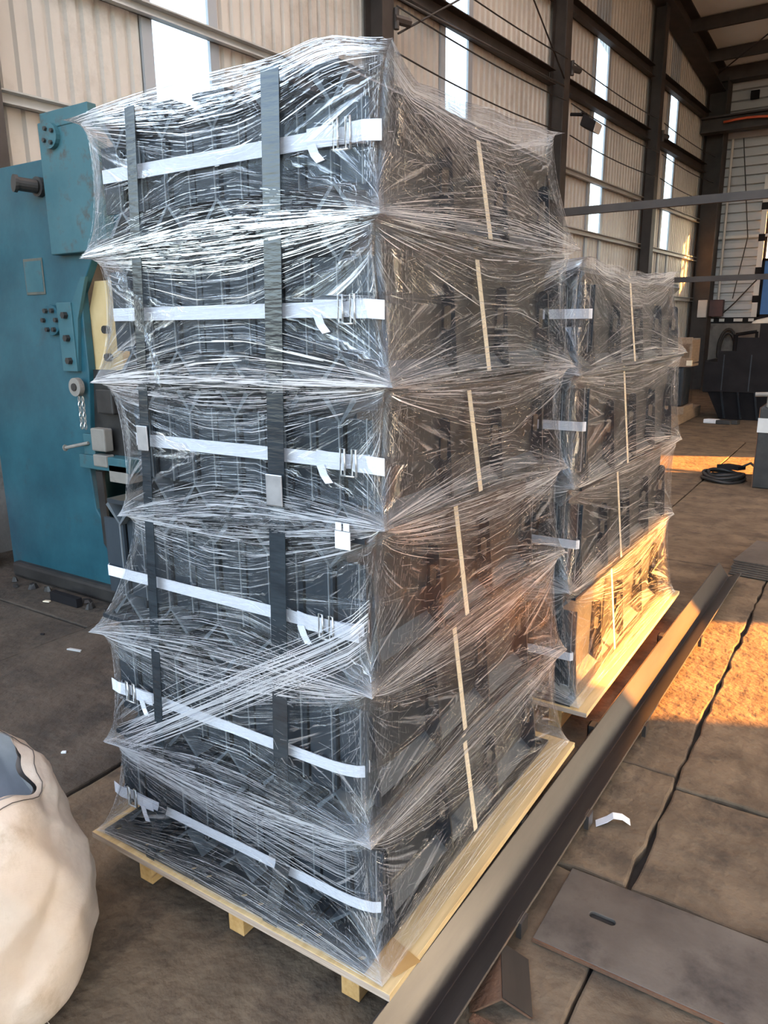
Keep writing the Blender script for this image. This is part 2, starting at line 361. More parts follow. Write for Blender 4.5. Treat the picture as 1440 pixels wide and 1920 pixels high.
for (y0, y1) in strips:
    corr_sheet(y0, y1, .93, 3.18 if y0 > 10 else 2.6, CLAD, 'cladding_sheet', par=wall_left)
    corr_sheet(y0, y1, 3.18 if y0 > 10 else 2.6, 6.28, PANEL, 'light_panel', par=wall_left, amp=.02)
    corr_sheet(y0, y1, 6.28, 0, CLADG, 'grey_cladding_sheet', par=wall_left, zfun=lambda Y: roof_z(Y)+.05)
    for e in (y0, y1):      # edge flashing
        MB().hexa([wl(e-.05,.0,.95), wl(e-.05,.03,.95), wl(e+.05,.03,.95), wl(e+.05,.0,.95), wl(e-.05,.0,6.3), wl(e-.05,.03,6.3), wl(e+.05,.03,6.3), wl(e+.05,.0,6.3)]).build('flashing', CLADG, wall_left)
def girt(z, h, d, m, y0=a0, y1=YB, off=.035):
    mb = MB()
    for (o0, o1, z0, z1) in ((off, off+.012, z, z+h), (off, off+d, z+h-.012, z+h), (off, off+d, z, z+.012)):
        mb.hexa([wl(y0,o0,z0), wl(y0,o1,z0), wl(y1,o1,z0), wl(y1,o0,z0), wl(y0,o0,z1), wl(y0,o1,z1), wl(y1,o1,z1), wl(y1,o0,z1)])
    return mb.build('girt', m, wall_left)
cols = [-1.3, 3.1, 7.45, 11.95, 16.35, 20.45]
for z, h, d, m in ((5.10,.20,.12,COLUMN), (6.22,.20,.12,COLUMN), (7.45,.20,.10,GIRT), (8.6,.2,.1,GIRT)):
    for i in range(len(cols)-1):
        ym = cols[i+1]
        if z+h < roof_z(ym)-.3: girt(z, h, d, m, cols[i]+.12, cols[i+1]-.12)
for z, h, d in ((3.98,.09,.07), (3.10,.09,.07), (2.15,.09,.07)):
    for i in range(len(cols)-1): girt(z, h, d, GIRT, cols[i]+.12, cols[i+1]-.12)
def hcol(Y, z1, W=.20, Dp=.24, t=.02, off=.04):
    mb = MB()
    def bx(ya, yb, oa, ob): mb.hexa([wl(ya,oa,0), wl(ya,ob,0), wl(yb,ob,0), wl(yb,oa,0), wl(ya,oa,z1), wl(ya,ob,z1), wl(yb,ob,z1), wl(yb,oa,z1)])
    bx(Y-W/2, Y+W/2, off, off+t); bx(Y-W/2, Y+W/2, off+Dp-t, off+Dp); bx(Y-t/2, Y+t/2, off+t, off+Dp-t)
    c = mb.build('column', COLUMN, wall_left)
    return c
for i, Y in enumerate(cols): hcol(Y, roof_z(Y)-.25, W=.20 if i < 5 else .40, Dp=.24 if i < 5 else .45)
# rafter under the roof along the wall
rb = MB()
for ya, yb in ((4.0, YB), (-2.2, 4.0)):
    za, zb_ = roof_z(ya+.001), roof_z(yb if yb > 4 else 3.999)
    for (o0,o1,d0,d1) in ((.05,.40,.0,.03), (.05,.40,-.42,-.45), (.20,.24,-.03,-.42)):
        rb.hexa([wl(ya,o0,za+d1-.03), wl(ya,o1,za+d1-.03), wl(yb,o1,zb_+d1-.03), wl(yb,o0,zb_+d1-.03), wl(ya,o0,za+d0-.03), wl(ya,o1,za+d0-.03), wl(yb,o1,zb_+d0-.03), wl(yb,o0,zb_+d0-.03)])
rb.build('rafter', COLUMN, wall_left)
# bracing rods and strung cables along the wall
def rod(p, q, r=.012, m=COLUMN, name='brace_rod', sag=0):
    p, q = Vector(p), Vector(q); n = 9 if sag else 2
    pts = [p.lerp(q, i/(n-1))-Vector((0,0,sag*4*(i/(n-1))*(1-i/(n-1)))) for i in range(n)]
    return MB().tube(pts, r, 6).build(name, m, wall_left, smooth=True)
rod(wl(7.6,.3,4.62), wl(11.8,.3,6.95)); rod(wl(7.6,.3,7.9), wl(11.8,.3,5.15))
rod(wl(7.6,.3,4.95), wl(11.8,.3,5.05), .014); 
for zc, sg in ((4.86,.05), (4.42,.06), (5.42,.04)):
    for i in range(2, 5): rod(wl(cols[i]+.1,.32,zc), wl(cols[i+1]-.1,.32,zc), .009, RUBBER, 'cable', sg)
# insulator-like brackets where rods meet the columns
for i, zc in ((2,4.75),(3,5.35),(4,5.2)):
    MB().tube([wl(cols[i]+.1,.28,zc), wl(cols[i]+.3,.34,zc)], .05, 8).tube([wl(cols[i]+.12,.3,zc-.1), wl(cols[i]+.12,.3,zc+.1)], .03, 8).build('cable_bracket', COLUMN, wall_left)

# ---- back wall
XR = 7.0
XL = wl(YB, 0, 0).x
wall_back = MB()
WIN = [(-2.52,-1.98), (-1.9,-1.3)]
wall_back.box(XL-.3, XR, YB, YB+.25, 0, 1.66)
wall_back = struct(wall_back.build('wall_back', PLINTH))
def hsheet(x0, x1, z0, z1, m=CLADB, pitch=.205, amp=.10, name='cladding_sheet'):
    n = max(1, round((z1-z0)/pitch)); p = (z1-z0)/n; prof = []
    for i in range(n):
        b = z0+i*p; prof += [(b,0),(b+p*.60,0),(b+p*.66,amp),(b+p*.94,amp)]
    prof.append((z1,0)); mb = MB(); N = len(prof)
    for z, o in prof: mb.v.append((x0, YB+.05+o, z))
    for z, o in prof: mb.v.append((x1, YB+.05+o, z))
    mb.f = [(i, i+1, N+i+1, N+i) for i in range(N-1)]
    return mb.build(name, m, wall_back)
zt = 1.74
while zt < 7.2:
    z2 = min(zt+.82, 7.35)
    if z2 <= 4.9: segs = [(XL-.2, -2.60), (-1.2, 2.6), (3.6, XR)]
    else: segs = [(XL-.2, 1.5), (1.5, XR)]
    for s0, s1 in segs: hsheet(s0, s1, zt, z2)
    zt = z2
MB().box(XL-.2, XR, YB-.02, YB+.06, 1.62, 1.76).build('rail', BLACKP, wall_back)
for i in range(7): MB().box(XL+.35+i*.33, XL+.35+i*.33+(.12 if i % 2 else .2), YB-.026, YB-.02, 1.66, 1.73).build('paint_patch', WHITEP, wall_back)
MB().box(XL-.2, XR, YB-.03, YB+.05, 3.60, 3.66).build('girt', WHITEP, wall_back)
MB().box(XL-.2, XR, YB-.35, YB-.02, 7.02, 7.30).build('eave_beam', COLUMN, wall_back)
cb = MB().box(XL, XR, YB-.75, YB-.45, 5.88, 5.92).box(XL, XR, YB-.75, YB-.45, 6.18, 6.22).box(XL, XR, YB-.62, YB-.58, 5.9, 6.2)
cb.build('crane_girder', COLUMN, wall_back)
for xx in (XL+.9, XL+1.5): MB().box(xx, xx+.18, YB-.06, YB+.02, 6.62, 6.8).build('bracket', BLACKP, wall_back)
for (x0, x1) in ((-2.72,-2.60), (-1.25,-1.15)): MB().box(x0, x1, YB-.03, YB+.10, 1.76, 4.95).build('post', WHITEP, wall_back)
for z in (2.1, 2.75, 3.5, 4.2): MB().box(-2.73, -2.59, YB-.035, YB-.03, z, z+.16).build('paint_band', BLACKP, wall_back)
# window in the back wall
for n_, (x0, x1, z0, z1) in enumerate([(-2.60,-1.2,1.76,4.92), (2.6,3.6,1.76,4.9)]):
    wf = MB()
    for (a_, b_, c_, d_) in ((x0,x0+.06,z0,z1),(x1-.06,x1,z0,z1),(x0,x1,z0,z0+.06),(x0,x1,z1-.06,z1),(x0,x1,3.05,3.11),((x0+x1)/2-.03,(x0+x1)/2+.03,z0,z1)):
        wf.box(a_, b_, YB+.02, YB+.09, c_, d_)
    wo_ = struct(wf.build('window_%d' % (n_+1), BLACKP))
    xm = (x0+x1)/2
    for (a_, b_) in ((x0+.06, xm-.03), (xm+.03, x1-.06)):
        MB().box(a_, b_, YB+.05, YB+.056, z0+.06, 3.05).build('shutter', BLUEP, wo_)
        MB().box(a_, b_, YB+.05, YB+.056, 3.11, z1-.06).build('pane', GLASS, wo_)
# ---- right wall (outside the frame), with door openings that let the low sun in
wr = MB()
ops = [(6.20,7.48,2.9), (12.25,13.60,2.9)]
ys = sorted([a0]+[e for o_ in ops for e in o_[:2]]+[YB+.2])
for i in range(0, len(ys), 2): wr.box(XR, XR+.12, ys[i], ys[i+1], 0, 10.2)
for (y0, y1, z1) in ops: wr.box(XR, XR+.12, y0, y1, z1, 10.2)
wr.v = []; wr.f = []
for i in range(0, len(ys), 2): wr.box(XR, XR+.12, ys[i], ys[i+1], 0, 4.2)
for (y0, y1, z1) in ops: wr.box(XR, XR+.12, y0, y1, z1, 4.2)
wr.box(XR, XR+.12, a0, YB+.2, 6.0, 10.2)
wall_right = struct(wr.build('wall_right', CLAD))
yy = a0
while yy < YB+.1:          # unseen translucent clerestory sheets, added to brighten roof and walls
    MB().box(XR+.05, XR+.07, yy, min(yy+1.15, YB+.2), 4.2, 6.0).build('light_panel', DIMPANEL, wall_right); yy += 1.15
# ---- roof
def rz_(Y): return 7.30+.148*(20.5-Y) if Y >= 4 else 7.30+.148*16.5-.148*(4-Y)
def roof_piece(mb, xa, xb, ya, yb):
    za, zb_ = rz_(ya), rz_(yb)
    return mb.hexa([(xa,ya,za),(xb,ya,za),(xb,yb,zb_),(xa,yb,zb_),(xa,ya,za+.05),(xb,ya,za+.05),(xb,yb,zb_+.05),(xa,yb,zb_+.05)])
rf = MB(); LP = [(-4.3,-3.2), (-1.6,-.5), (1.1,2.2), (3.8,4.9)]  # LP: unseen roof light strips, added for more light from above
xs = [-6]+[e for l_ in LP for e in l_]+[XR+.2]
for i in range(0, len(xs), 2):
    for ya, yb in ((-2.5,4.0), (4.0,11.0)): roof_piece(rf, xs[i], xs[i+1], ya, yb)
roof_piece(rf, -6, XR+.2, 11.0, YB+.4)
ceiling = struct(rf.build('ceiling', ROOFM))
for xa, xb in LP:
    for ya, yb in ((-2.5,4.0), (4.0,11.0)): roof_piece(MB(), xa, xb, ya, yb).build('light_panel', PANEL, ceiling)
y = 19.4
while y > -2.4:
    z = roof_z(y)
    MB().box(XL-1.0, XR, y-.035, y+.035, z-.26, z-.02).build('purlin', COLUMN, ceiling); y -= 1.42
for x in (-1.9, .4, 2.7, 5.0):
    MB().hexa([(x-.02,4.2,roof_z(4.2)-.012),(x+.02,4.2,roof_z(4.2)-.012),(x+.02,YB,roof_z(YB)-.012),(x-.02,YB,roof_z(YB)-.012),(x-.02,4.2,roof_z(4.2)),(x+.02,4.2,roof_z(4.2)),(x+.02,YB,roof_z(YB)),(x-.02,YB,roof_z(YB))]).build('sheet_lap', GIRT, ceiling)
for p_, q_ in (((XL+.3,19.9,7.1),(-1.2,16.9,7.6)), ((-1.2,16.9,7.6),(2.2,14.0,8.0))):
    MB().tube([p_, q_], .014, 6).build('brace_rod', COLUMN, ceiling)

# ================================================================== STEEL STACKS
TIERN = {0:'bottom', 1:'second', 2:'third', 3:'fourth', 4:'fifth', 5:'top'}
def unit_meshes(wu, D, h, nf, lip=0):
    """one bracket beam: base plate with bolt holes, narrower top plate, two webs, end plates, splayed legs, side fins.
    local origin at the middle of the front bottom edge, y runs back"""
    r = {}
    hw = wu/2-.003
    holes = [circ(sx*(hw-.026), yy, .011, 10) for sx in (-1,1) for yy in (.03-lip, D-.03)]
    r['base_plate'] = plate_holes([(-hw,-lip),(hw,-lip),(hw,D),(-hw,D)], holes, .011).mesh('base_plate', PLATE)
    r['top_plate'] = MB().box(-hw*.62, hw*.62, .012, D-.012, h-.013, h-.001).mesh('top_plate', PLATE)
    wx = hw*.44
    r['web'] = MB().box(-.005, .005, .05, D-.05, .011, h-.013).mesh('web', STEEL)
    r['end_plate'] = MB().box(-hw*.455, hw*.455, 0, .008, .070, h-.062).mesh('end_plate', ENDP)
    r['edge_strip'] = MB().box(-.0011, .0011, .0, .004, .066, h-.058).mesh('edge_strip', EDGE)
    leg = MB(); fx = hw*.70
    for s in (1,): leg.hexa([(0,0,.074),(0,0,.066),(0,D-.07,.066),(0,D-.07,.074),(fx,0,.018),(fx-.008,0,.011),(fx-.008,D-.07,.011),(fx,D-.07,.018)])
    r['leg_plate'] = leg.mesh('leg_plate', LEGM)
    r['strut_plate'] = MB().hexa([(0,0,h-.074),(0,0,h-.066),(0,D-.07,h-.066),(0,D-.07,h-.074),(hw*.6,0,h-.022),(hw*.6-.010,0,h-.013),(hw*.6-.010,D-.07,h-.013),(hw*.6,D-.07,h-.022)]).mesh('strut_plate', LEGM)
    # fin: tapered gusset with a rounded tip and an oblong slot, in the x-z plane
    fw_, fh = hw-wx-.014, h*.66
    outl = [(0,0),(fw_,0)]+[(fw_*.36+.010*math.cos(t), fh-.012+.012*math.sin(t)) for t in (0,PI/4,PI/2,3*PI/4,PI)]+[(0, fh*.8)]
    slot = [(fw_*.36+.006*math.cos(t), fh*.62+(.022 if math.sin(t) > 0 else -.022)*1+.006*math.sin(t)) for t in [i*2*PI/12+.1 for i in range(12)]]
    mb = plate_holes(outl, [slot], .007)
    mb.v = [(x, z, y) for x, y, z in mb.v]
    r['fin'] = mb.mesh('fin', STEEL)
    r['wx'] = wx; r['fs'] = (hw-.5*wx-.014)/(hw-wx-.014); return r
def build_unit(me, h, D, loc, label, group, outer, nf):
    t = thing('steel_bracket', label, 'bracket', loc, 0, group)
    inst('base_plate', me['base_plate'], t); inst('top_plate', me['top_plate'], t, (-outer*.020,0,0))
    wx = me['wx']
    for s in (-1, 1):
        inst('web', me['web'], t, (s*wx*(.5 if s == outer else 1),0,0))
        ep = inst('end_plate', me['end_plate'], t, (s*wx*1.10, .036+.005*s, 0))
        inst('edge_strip', me['edge_strip'], ep, (wx*(.62 if s > 0 else .78), -.004, 0))
        inst('leg_plate', me['leg_plate'], t, (0,.020,0), (s,1,1)); inst('strut_plate', me['strut_plate'], t, (0,.020,0), (s,1,1))
    if outer:
        for i in range(nf):
            yy = .10+(D-.2)*i/(nf-1)
            inst('fin', me['fin'], t, (outer*(wx*.5+.005), yy, .012), (outer*me['fs'],1,1))
    return t

def ring_film(levels, name, label, cols_, NS=72, NT=22, Acor=.052, Amid=.012, topsag=None, dens=1.0, seed=3, faces=(0,1,2,3), strandfaces=(0,1,3)):
    """levels: list (bottom..top) of 4 corners F,R,B,L. Film pulled tight over plate corners, drawn in between tiers"""
    rng = np.random.default_rng(seed)
    Lv = np.array(levels, float)              # n,4,3
    n = len(levels)-1
    order = [(3,0),(0,1),(1,2),(2,3)]         # L-F front, F-R right, R-B back, B-L left
    nrm = [np.array(v, float) for v in ((0,-1,0),(1,0,0),(0,1,0),(-1,0,0))]
    mx = .7**.7*.3**.3
    def surf(fi, s, lv, smooth=False):
        """position on face fi at s in 0..1 and level coordinate lv in 0..n"""
        s = np.asarray(s, float); lv = np.clip(np.asarray(lv, float), 0, n)
        k = np.minimum(lv.astype(int), n-1); t = lv-k
        ia, ib = order[fi]
        A = Lv[k,ia]*(1-t)[...,None]+Lv[k+1,ia]*t[...,None]; B = Lv[k,ib]*(1-t)[...,None]+Lv[k+1,ib]*t[...,None]
        P = A*(1-s)[...,None]+B*s[...,None]
        Lf = np.linalg.norm(Lv[0,ib]-Lv[0,ia])
        sh = np.clip(t,0,1)**.7*np.clip(1-t,0,1)**.3/mx
        ds, de = s*Lf, (1-s)*Lf; d = np.minimum(ds, de)
        am = Amid+(Acor-Amid)*np.exp(-d/.05)
        # cusps: spikes at the corners only reach a little way along the plate edge
        P = P-nrm[fi]*(sh*am)[...,None]
        P = P-nrm[(fi-1)%4]*(sh*Acor*np.exp(-ds/.04))[...,None]-nrm[(fi+1)%4]*(sh*Acor*np.exp(-de/.04))[...,None]
        # pull-back of the plate edge line between corners
        P = P-nrm[fi]*(.006*(1-np.exp(-d/.06)))[...,None]
        if topsag is not None:
            wt = np.clip((lv-(n-1)), 0, 1)**1.5
            P[...,2] += wt*topsag(fi, s)
        # pleats running out of each corner
        c = .14+.86*np.clip(d/(.42*Lf), 0, 1)**.8
        nn = np.rint(lv); q = (lv-nn)/c; 
        pl = np.sin(q*41+nn*2.1+fi)*.5+np.sin(q*23+nn*5+fi*2)*.5
        env = np.exp(-d/.22)*np.clip(d/.03,0,1)*np.clip(1.2-np.abs(q)*1.6,0,1)
        if smooth: return P, nn+q, Lf
        P = P+nrm[fi]*(pl*env*.0045)[...,None]
        # loose ripples
        P = P+nrm[fi]*(.0014*np.sin(17*s*Lf+5*lv+fi)*np.sin(11*lv-3*s)*np.clip(d/.08,0,1))[...,None]
        return P, nn+np.clip(q,-.5,.5)+np.sign(q)*np.clip(np.abs(q)-.5,0,9)*.12, Lf
    root = thing(name, label, 'stretch film', tuple(Lv[0].mean(0)))
    base = Vector(Lv[0].mean(0))
    names = ['front_sheet','side_sheet','rear_sheet','far_sheet']
    for fi in faces:
        ss = np.linspace(0,1,NS); ss = .5-.5*np.cos(ss*PI)*(.75+.25*np.abs(np.cos(ss*PI)))
        lv = []
        for k in range(n): lv += list(k+(.5-.5*np.cos(np.linspace(0,PI,NT,endpoint=False))))
        lv.append(n); lv = np.array(lv)
        S, T = np.meshgrid(ss, lv); P, q, Lf = surf(fi, S, T)
        nr, nc = S.shape; v = (P.reshape(-1,3)-np.array(base))
        idx = np.arange(nr*nc).reshape(nr,nc)
        f = np.stack([idx[:-1,:-1],idx[:-1,1:],idx[1:,1:],idx[1:,:-1]],-1).reshape(-1,4)
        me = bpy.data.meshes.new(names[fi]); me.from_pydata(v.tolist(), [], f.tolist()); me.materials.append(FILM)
        uvl = me.uv_layers.new(name='fan'); li = f.reshape(-1)
        uv = np.stack([(S*Lf).reshape(-1)[li]+fi*7.3, q.reshape(-1)[li]+seed], -1).astype(np.float32)
        uvl.data.foreach_set('uv', uv.reshape(-1)); me.polygons.foreach_set('use_smooth', [True]*len(me.polygons))
        dd = np.minimum(S,1-S)*Lf; dl = np.abs(T-np.rint(T))
        ga = np.exp(-dd/.045)*(.25+.75*np.exp(-dl/.10))+.35*np.exp(-dd/.20)*np.exp(-(dl/(.05+.5*dd/Lf))**2)
        uvg = me.uv_layers.new(name='gather'); gv = ga.reshape(-1)[li].astype(np.float32); uvg.data.foreach_set('uv', np.stack([gv,gv],-1).reshape(-1))
        o = bpy.data.objects.new(names[fi], me); link(o, root)
    # top sheet
    NSx = 40; u = np.linspace(0,1,NSx)
    pf = surf(0,u,np.full(NSx,n-1e-6))[0]; pr = surf(1,u,np.full(NSx,n-1e-6))[0]; pb = surf(2,u,np.full(NSx,n-1e-6))[0]; pl_ = surf(3,u,np.full(NSx,n-1e-6))[0]
    U, V = np.meshgrid(u,u)                    # U along L->F (x), V along front->back
    bot = pf[None,:,:]*np.ones((NSx,1,1)); top = pb[::-1][None,:,:]*np.ones((NSx,1,1)); left = pl_[::-1][:,None,:]; right = pr[:,None,:]
    cor = [Lv[n][i] for i in (3,0,1,2)]
    for c_, arr in ((0,pf[0]),): pass
    c00, c10, c11, c01 = pf[0], pf[-1], pb[0], pb[-1]
    G = (1-V)[...,None]*bot+V[...,None]*top+(1-U)[...,None]*left+U[...,None]*right-((1-U)*(1-V))[...,None]*c00-(U*(1-V))[...,None]*c10-(U*V)[...,None]*c11-((1-U)*V)[...,None]*c01
    G[...,2] += -.02*16*U*(1-U)*V*(1-V)
    idx = np.arange(NSx*NSx).reshape(NSx,NSx); f = np.stack([idx[:-1,:-1],idx[:-1,1:],idx[1:,1:],idx[1:,:-1]],-1).reshape(-1,4)
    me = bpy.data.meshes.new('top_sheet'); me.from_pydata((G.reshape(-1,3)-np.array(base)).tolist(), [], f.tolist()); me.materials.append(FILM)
    uvl = me.uv_layers.new(name='fan'); li = f.reshape(-1); uv = np.stack([U.reshape(-1)[li]+31, V.reshape(-1)[li]*4], -1).astype(np.float32); uvl.data.foreach_set('uv', uv.reshape(-1))
    me.polygons.foreach_set('use_smooth', [True]*len(me.polygons)); link(bpy.data.objects.new('top_sheet', me), root)
    # strands: gathered film and its highlights, painted as fine white ribbons on the sheet
    def ribbons(fi, paths):
        Vv = []; Ff = []
        for (s, lv_, w_) in paths:
            p, _, _ = surf(fi, s, lv_, True); p = p+nrm[fi]*.0045-np.array(base)
            d = np.gradient(p, axis=0); d /= np.linalg.norm(d, axis=1)[:,None]+1e-9
            wd = np.cross(d, nrm[fi]); wd /= np.linalg.norm(wd, axis=1)[:,None]+1e-9
            m_ = len(s); ww = np.full(m_, w_); ww[0] = ww[-1] = w_*.25
            a = p-wd*ww[:,None]/2; b = p+wd*ww[:,None]/2; k0 = len(Vv)
            for i in range(m_): Vv.append(tuple(a[i])); Vv.append(tuple(b[i]))
            for i in range(m_-1): Ff.append((k0+2*i, k0+2*i+1, k0+2*i+3, k0+2*i+2))
        return Vv, Ff
    for fi in strandfaces:
        Lf = np.linalg.norm(Lv[0,order[fi][1]]-Lv[0,order[fi][0]]); paths = []
        def fan_level(nn, q, s):
            d = np.minimum(s, 1-s)*Lf; c = .14+.86*np.clip(d/(.42*Lf),0,1)**.8
            return nn+q*c
        for nn in range(0, n+1):
            for end in (0, 1):
                for _ in range(int((95 if fi == 0 else 115)*dens)):
                    q = rng.normal(0,.15 if fi == 0 else .20); q = max(-.5, min(.5, q))
                    if nn == 0:
                        q = abs(q)
                        if rng.random() < .6: continue
                    if nn == n: q = -abs(q)
                    s0 = rng.uniform(.0,.22)**1.2; s1 = s0+rng.uniform(.12,.75); w_ = rng.choice([.0008,.0012,.0018,.0028],p=[.4,.33,.19,.08])*(1 if fi == 0 else .72); cur = s0; dq = rng.normal(0,.10)
                    dash = rng.random() < .65
                    while cur < s1:
                        ln = rng.uniform(.006,.05) if dash else rng.uniform(.06,.25)
                        e = min(cur+ln, s1+.01, .995)
                        s = np.linspace(cur, e, 2 if dash else 7)
                        ls = fan_level(nn, q+dq*(s-s0), s)
                        paths.append(((1-s) if end else s, ls, w_*rng.uniform(.7,1.3)))
                        cur = e+(rng.uniform(.004,.03) if dash else rng.uniform(.02,.10))
                        if e >= .99: break
        # upright streaks beside the corners
        for k in range(n):
            for end in (0,1):
                for _ in range(int((85 if fi == 1 else 45)*dens)):
                    s0 = abs(rng.normal(0,.075 if fi == 1 else .05))+.004; sl_ = rng.normal(.03,.04); t0 = rng.uniform(.06,.8); t1 = min(.95, t0+rng.uniform(.05,.35)); cur = t0
                    while cur < t1:
                        e = min(cur+rng.uniform(.01,.05), t1); t_ = np.array([cur,e]); s = np.clip(s0+sl_*(t_-t0),.002,.99)
                        paths.append(((1-s) if end else s, k+t_, rng.choice([.0007,.0011,.0018]))); cur = e+rng.uniform(.01,.03)
        if fi == 1:
            for _ in range(int(120*dens)):
                s0 = rng.uniform(.0,.62)**1.2; t0 = n-rng.uniform(.03,.25); ln = rng.uniform(.25,.8); cur = 0; w_ = rng.choice([.0007,.0011,.0016])
                while cur < ln:
                    e = min(cur+rng.uniform(.015,.06), ln); u_ = np.array([cur,e])
                    paths.append((np.clip(s0+.42*u_*(1+.3*u_),0,.99), np.clip(t0-u_*.95,n-.95,n), w_)); cur = e+rng.uniform(.008,.03)
        # stray glints, painted as short white ribbons
        for _ in range(int((1500 if fi == 1 else 600)*dens)):
            s0 = rng.uniform(.02,.95); l0 = rng.uniform(.02,n-.05); a_ = rng.normal(0,.5); ln = rng.uniform(.008,.05)
            s = np.array([s0, min(s0+ln*math.cos(a_),.99)]); l_ = np.array([l0, l0+ln*math.sin(a_)*2])
            paths.append((s, l_, rng.choice([.0008,.0013,.002])))
        Vv, Ff = ribbons(fi, paths)
        me = bpy.data.meshes.new('film_strand_glint'); me.from_pydata(Vv, [], Ff); me.materials.append(STRAND_GLINT)
        o = link(bpy.data.objects.new('film_strand_glint', me), root); o['kind'] = 'stuff'
    return root, surf, base, ribbons

def loop_band(pts, width, th, m, name, parent=None, axis='z'):
    """flat band around closed polyline pts (list of Vector); width along axis z or along y"""
    mb = MB(); n = len(pts); c = sum((Vector(p) for p in pts), Vector())/n
    return mb
def band(pts, wdir, width, th, outdir=None):
    """ribbon of thickness th along polyline pts; wdir = width direction"""
    pts = [Vector(p) for p in pts]; wd = Vector(wdir).normalized()*width/2; mb = MB(); N = len(pts)
    for i, p in enumerate(pts):
        d = (pts[min(i+1,N-1)]-pts[max(i-1,0)]).normalized(); o = d.cross(wd).normalized()*th/2
        mb.v += [tuple(p-wd-o), tuple(p+wd-o), tuple(p+wd+o), tuple(p-wd+o)]
    for i in range(N-1):
        for j in range(4): mb.f.append((4*i+j, 4*i+(j+1)%4, 4*i+4+(j+1)%4, 4*i+4+j))
    mb.f += [(3,2,1,0), (4*N-4,4*N-3,4*N-2,4*N-1)]
    return mb
def wire_buckle(parent, x, y, z, w_=.034, h=.056):
    mb = MB()
    for dx in (-w_*.42, w_*.42):
        mb.tube([(x+dx-.006,y-.004,z-h/2),(x+dx+.006,y-.007,z-h/2),(x+dx+.006,y-.007,z+h/2),(x+dx-.006,y-.004,z+h/2)], .0024, 6, closed=True)
    mb.tube([(x-w_/2,y-.009,z-h/2),(x+w_/2,y-.009,z-h/2)], .0024, 6)
    return mb.build('buckle', WIRE, parent, smooth=True)

def pallet(x0, x1, y0, y1, zb, label, group, runners, th=.020):
    t = thing('pallet', label, 'pallet', ((x0+x1)/2,(y0+y1)/2,0), 0, group)
    ox, oy = (x0+x1)/2, (y0+y1)/2
    MB().box(x0-ox, x1-ox, y0-oy, y1-oy, zb, zb+th).build('deck_board', WOOD, t, bevel=.0015)
    MB().box(x0-ox-.0004, x1-ox+.0004, y0-oy-.0006, y0-oy+.001, zb+.001, zb+th-.001).build('deck_edge', PLYEDGE, t)
    for rx in runners: MB().box(rx-ox-.027, rx-ox+.027, y0-oy+.055, y1-oy-.03, 0.001, zb).build('runner', PINE, t, bevel=.002)
    return t

# ---------------------------------------------------------------- front stack
PX0, PX1, PY0, PY1 = -1.799, -.745, 1.150, 2.392
pallet(PX0, PX1, PY0, PY1, .1235, 'plywood pallet on pine runners under the tall front steel stack', 'pallets', (-1.64,-1.275,-.895))
ZL = [.1437, .462, .819, 1.165, 1.478, 1.7975, 2.075]
X0 = [-1.765,-1.730,-1.735,-1.568,-1.612,-1.606]; X1 = [-.822,-.862,-.858,-.836,-.826,-.836]
Y0, Y1 = 1.217, 2.340
YF = [Y0]*6
for k in range(6):
    h = ZL[k+1]-ZL[k]; wu = (X1[k]-X0[k])/5; D = Y1-YF[k]-.006*k
    me = unit_meshes(wu, D, h, 4, .050 if k == 0 else 0)
    for i in range(5):
        where = ['farthest left','second from the left','in the middle','second from the right','at the right corner'][i]
        build_unit(me, h, D, (X0[k]+wu*(i+.5), YF[k], ZL[k]), 'dark grey steel bracket of the tall front stack, %s tier, %s' % (TIERN[k], where),
                   'brackets of the front stack', {0:-1,4:1}.get(i,0), 4)
# webbing straps with wire buckles, one round every tier
SZ = [.252, .604, .955, 1.331, 1.635, 1.948]; BUCK = [(-1.70,1), (-1.66,1), (-.955,0), (-.885,0), (-.882,0), (-.885,0)]
for k in range(6):
    xa, xb = X0[k]+.012, X1[k]-.010; ya, yb = YF[k]+.020, Y1-.03; z = SZ[k]; r_ = .012
    pts = [(xa+.05,ya+.05,z),(xa+.004,ya+.03,z),(xa,ya+.012,z),(xa+.008,ya,z)]+[(xa+(xb-xa)*i/8,ya-.001*(i%2),z) for i in range(1,8)]+[(xb-.075,ya,z),(xb-.045,ya+.004,z),(xb-.020,ya+.011,z),(xb-.004,ya+.022,z),(xb-.008,ya+.045,z),(xb-.05,ya+.06,z)]
    t = thing('webbing_strap', 'white woven strap with wire buckle round the %s tier of the front stack' % TIERN[k], 'strap', (0,0,0), 0, 'white straps of the front stack')
    band(pts, (0,0,1), .030, .0016).build('band', WHITESTRAP, t)
    bx_ = BUCK[k][0]; wire_buckle(t, bx_, ya-.003, z)
    band([(bx_-.085,ya-.004,z+.002),(bx_-.05,ya-.010,z+.001),(bx_-.01,ya-.006,z)], (0,0,1), .036, .0016).build('overlap', WHITESTRAP, t)
    band([(bx_+.085,ya-.003,z-.003),(bx_+.05,ya-.009,z),(bx_+.01,ya-.006,z)], (0,0,1), .036, .0016).build('overlap', WHITESTRAP, t)
    tx = bx_-.07 if not BUCK[k][1] else bx_+.05
    band([(tx,ya-.012,z-.01),(tx+.012,ya-.016,z-.03),(tx+.030,ya-.022,z-.045)], (1,0,.2), .020, .001).build('tail', WHITESTRAP, t)
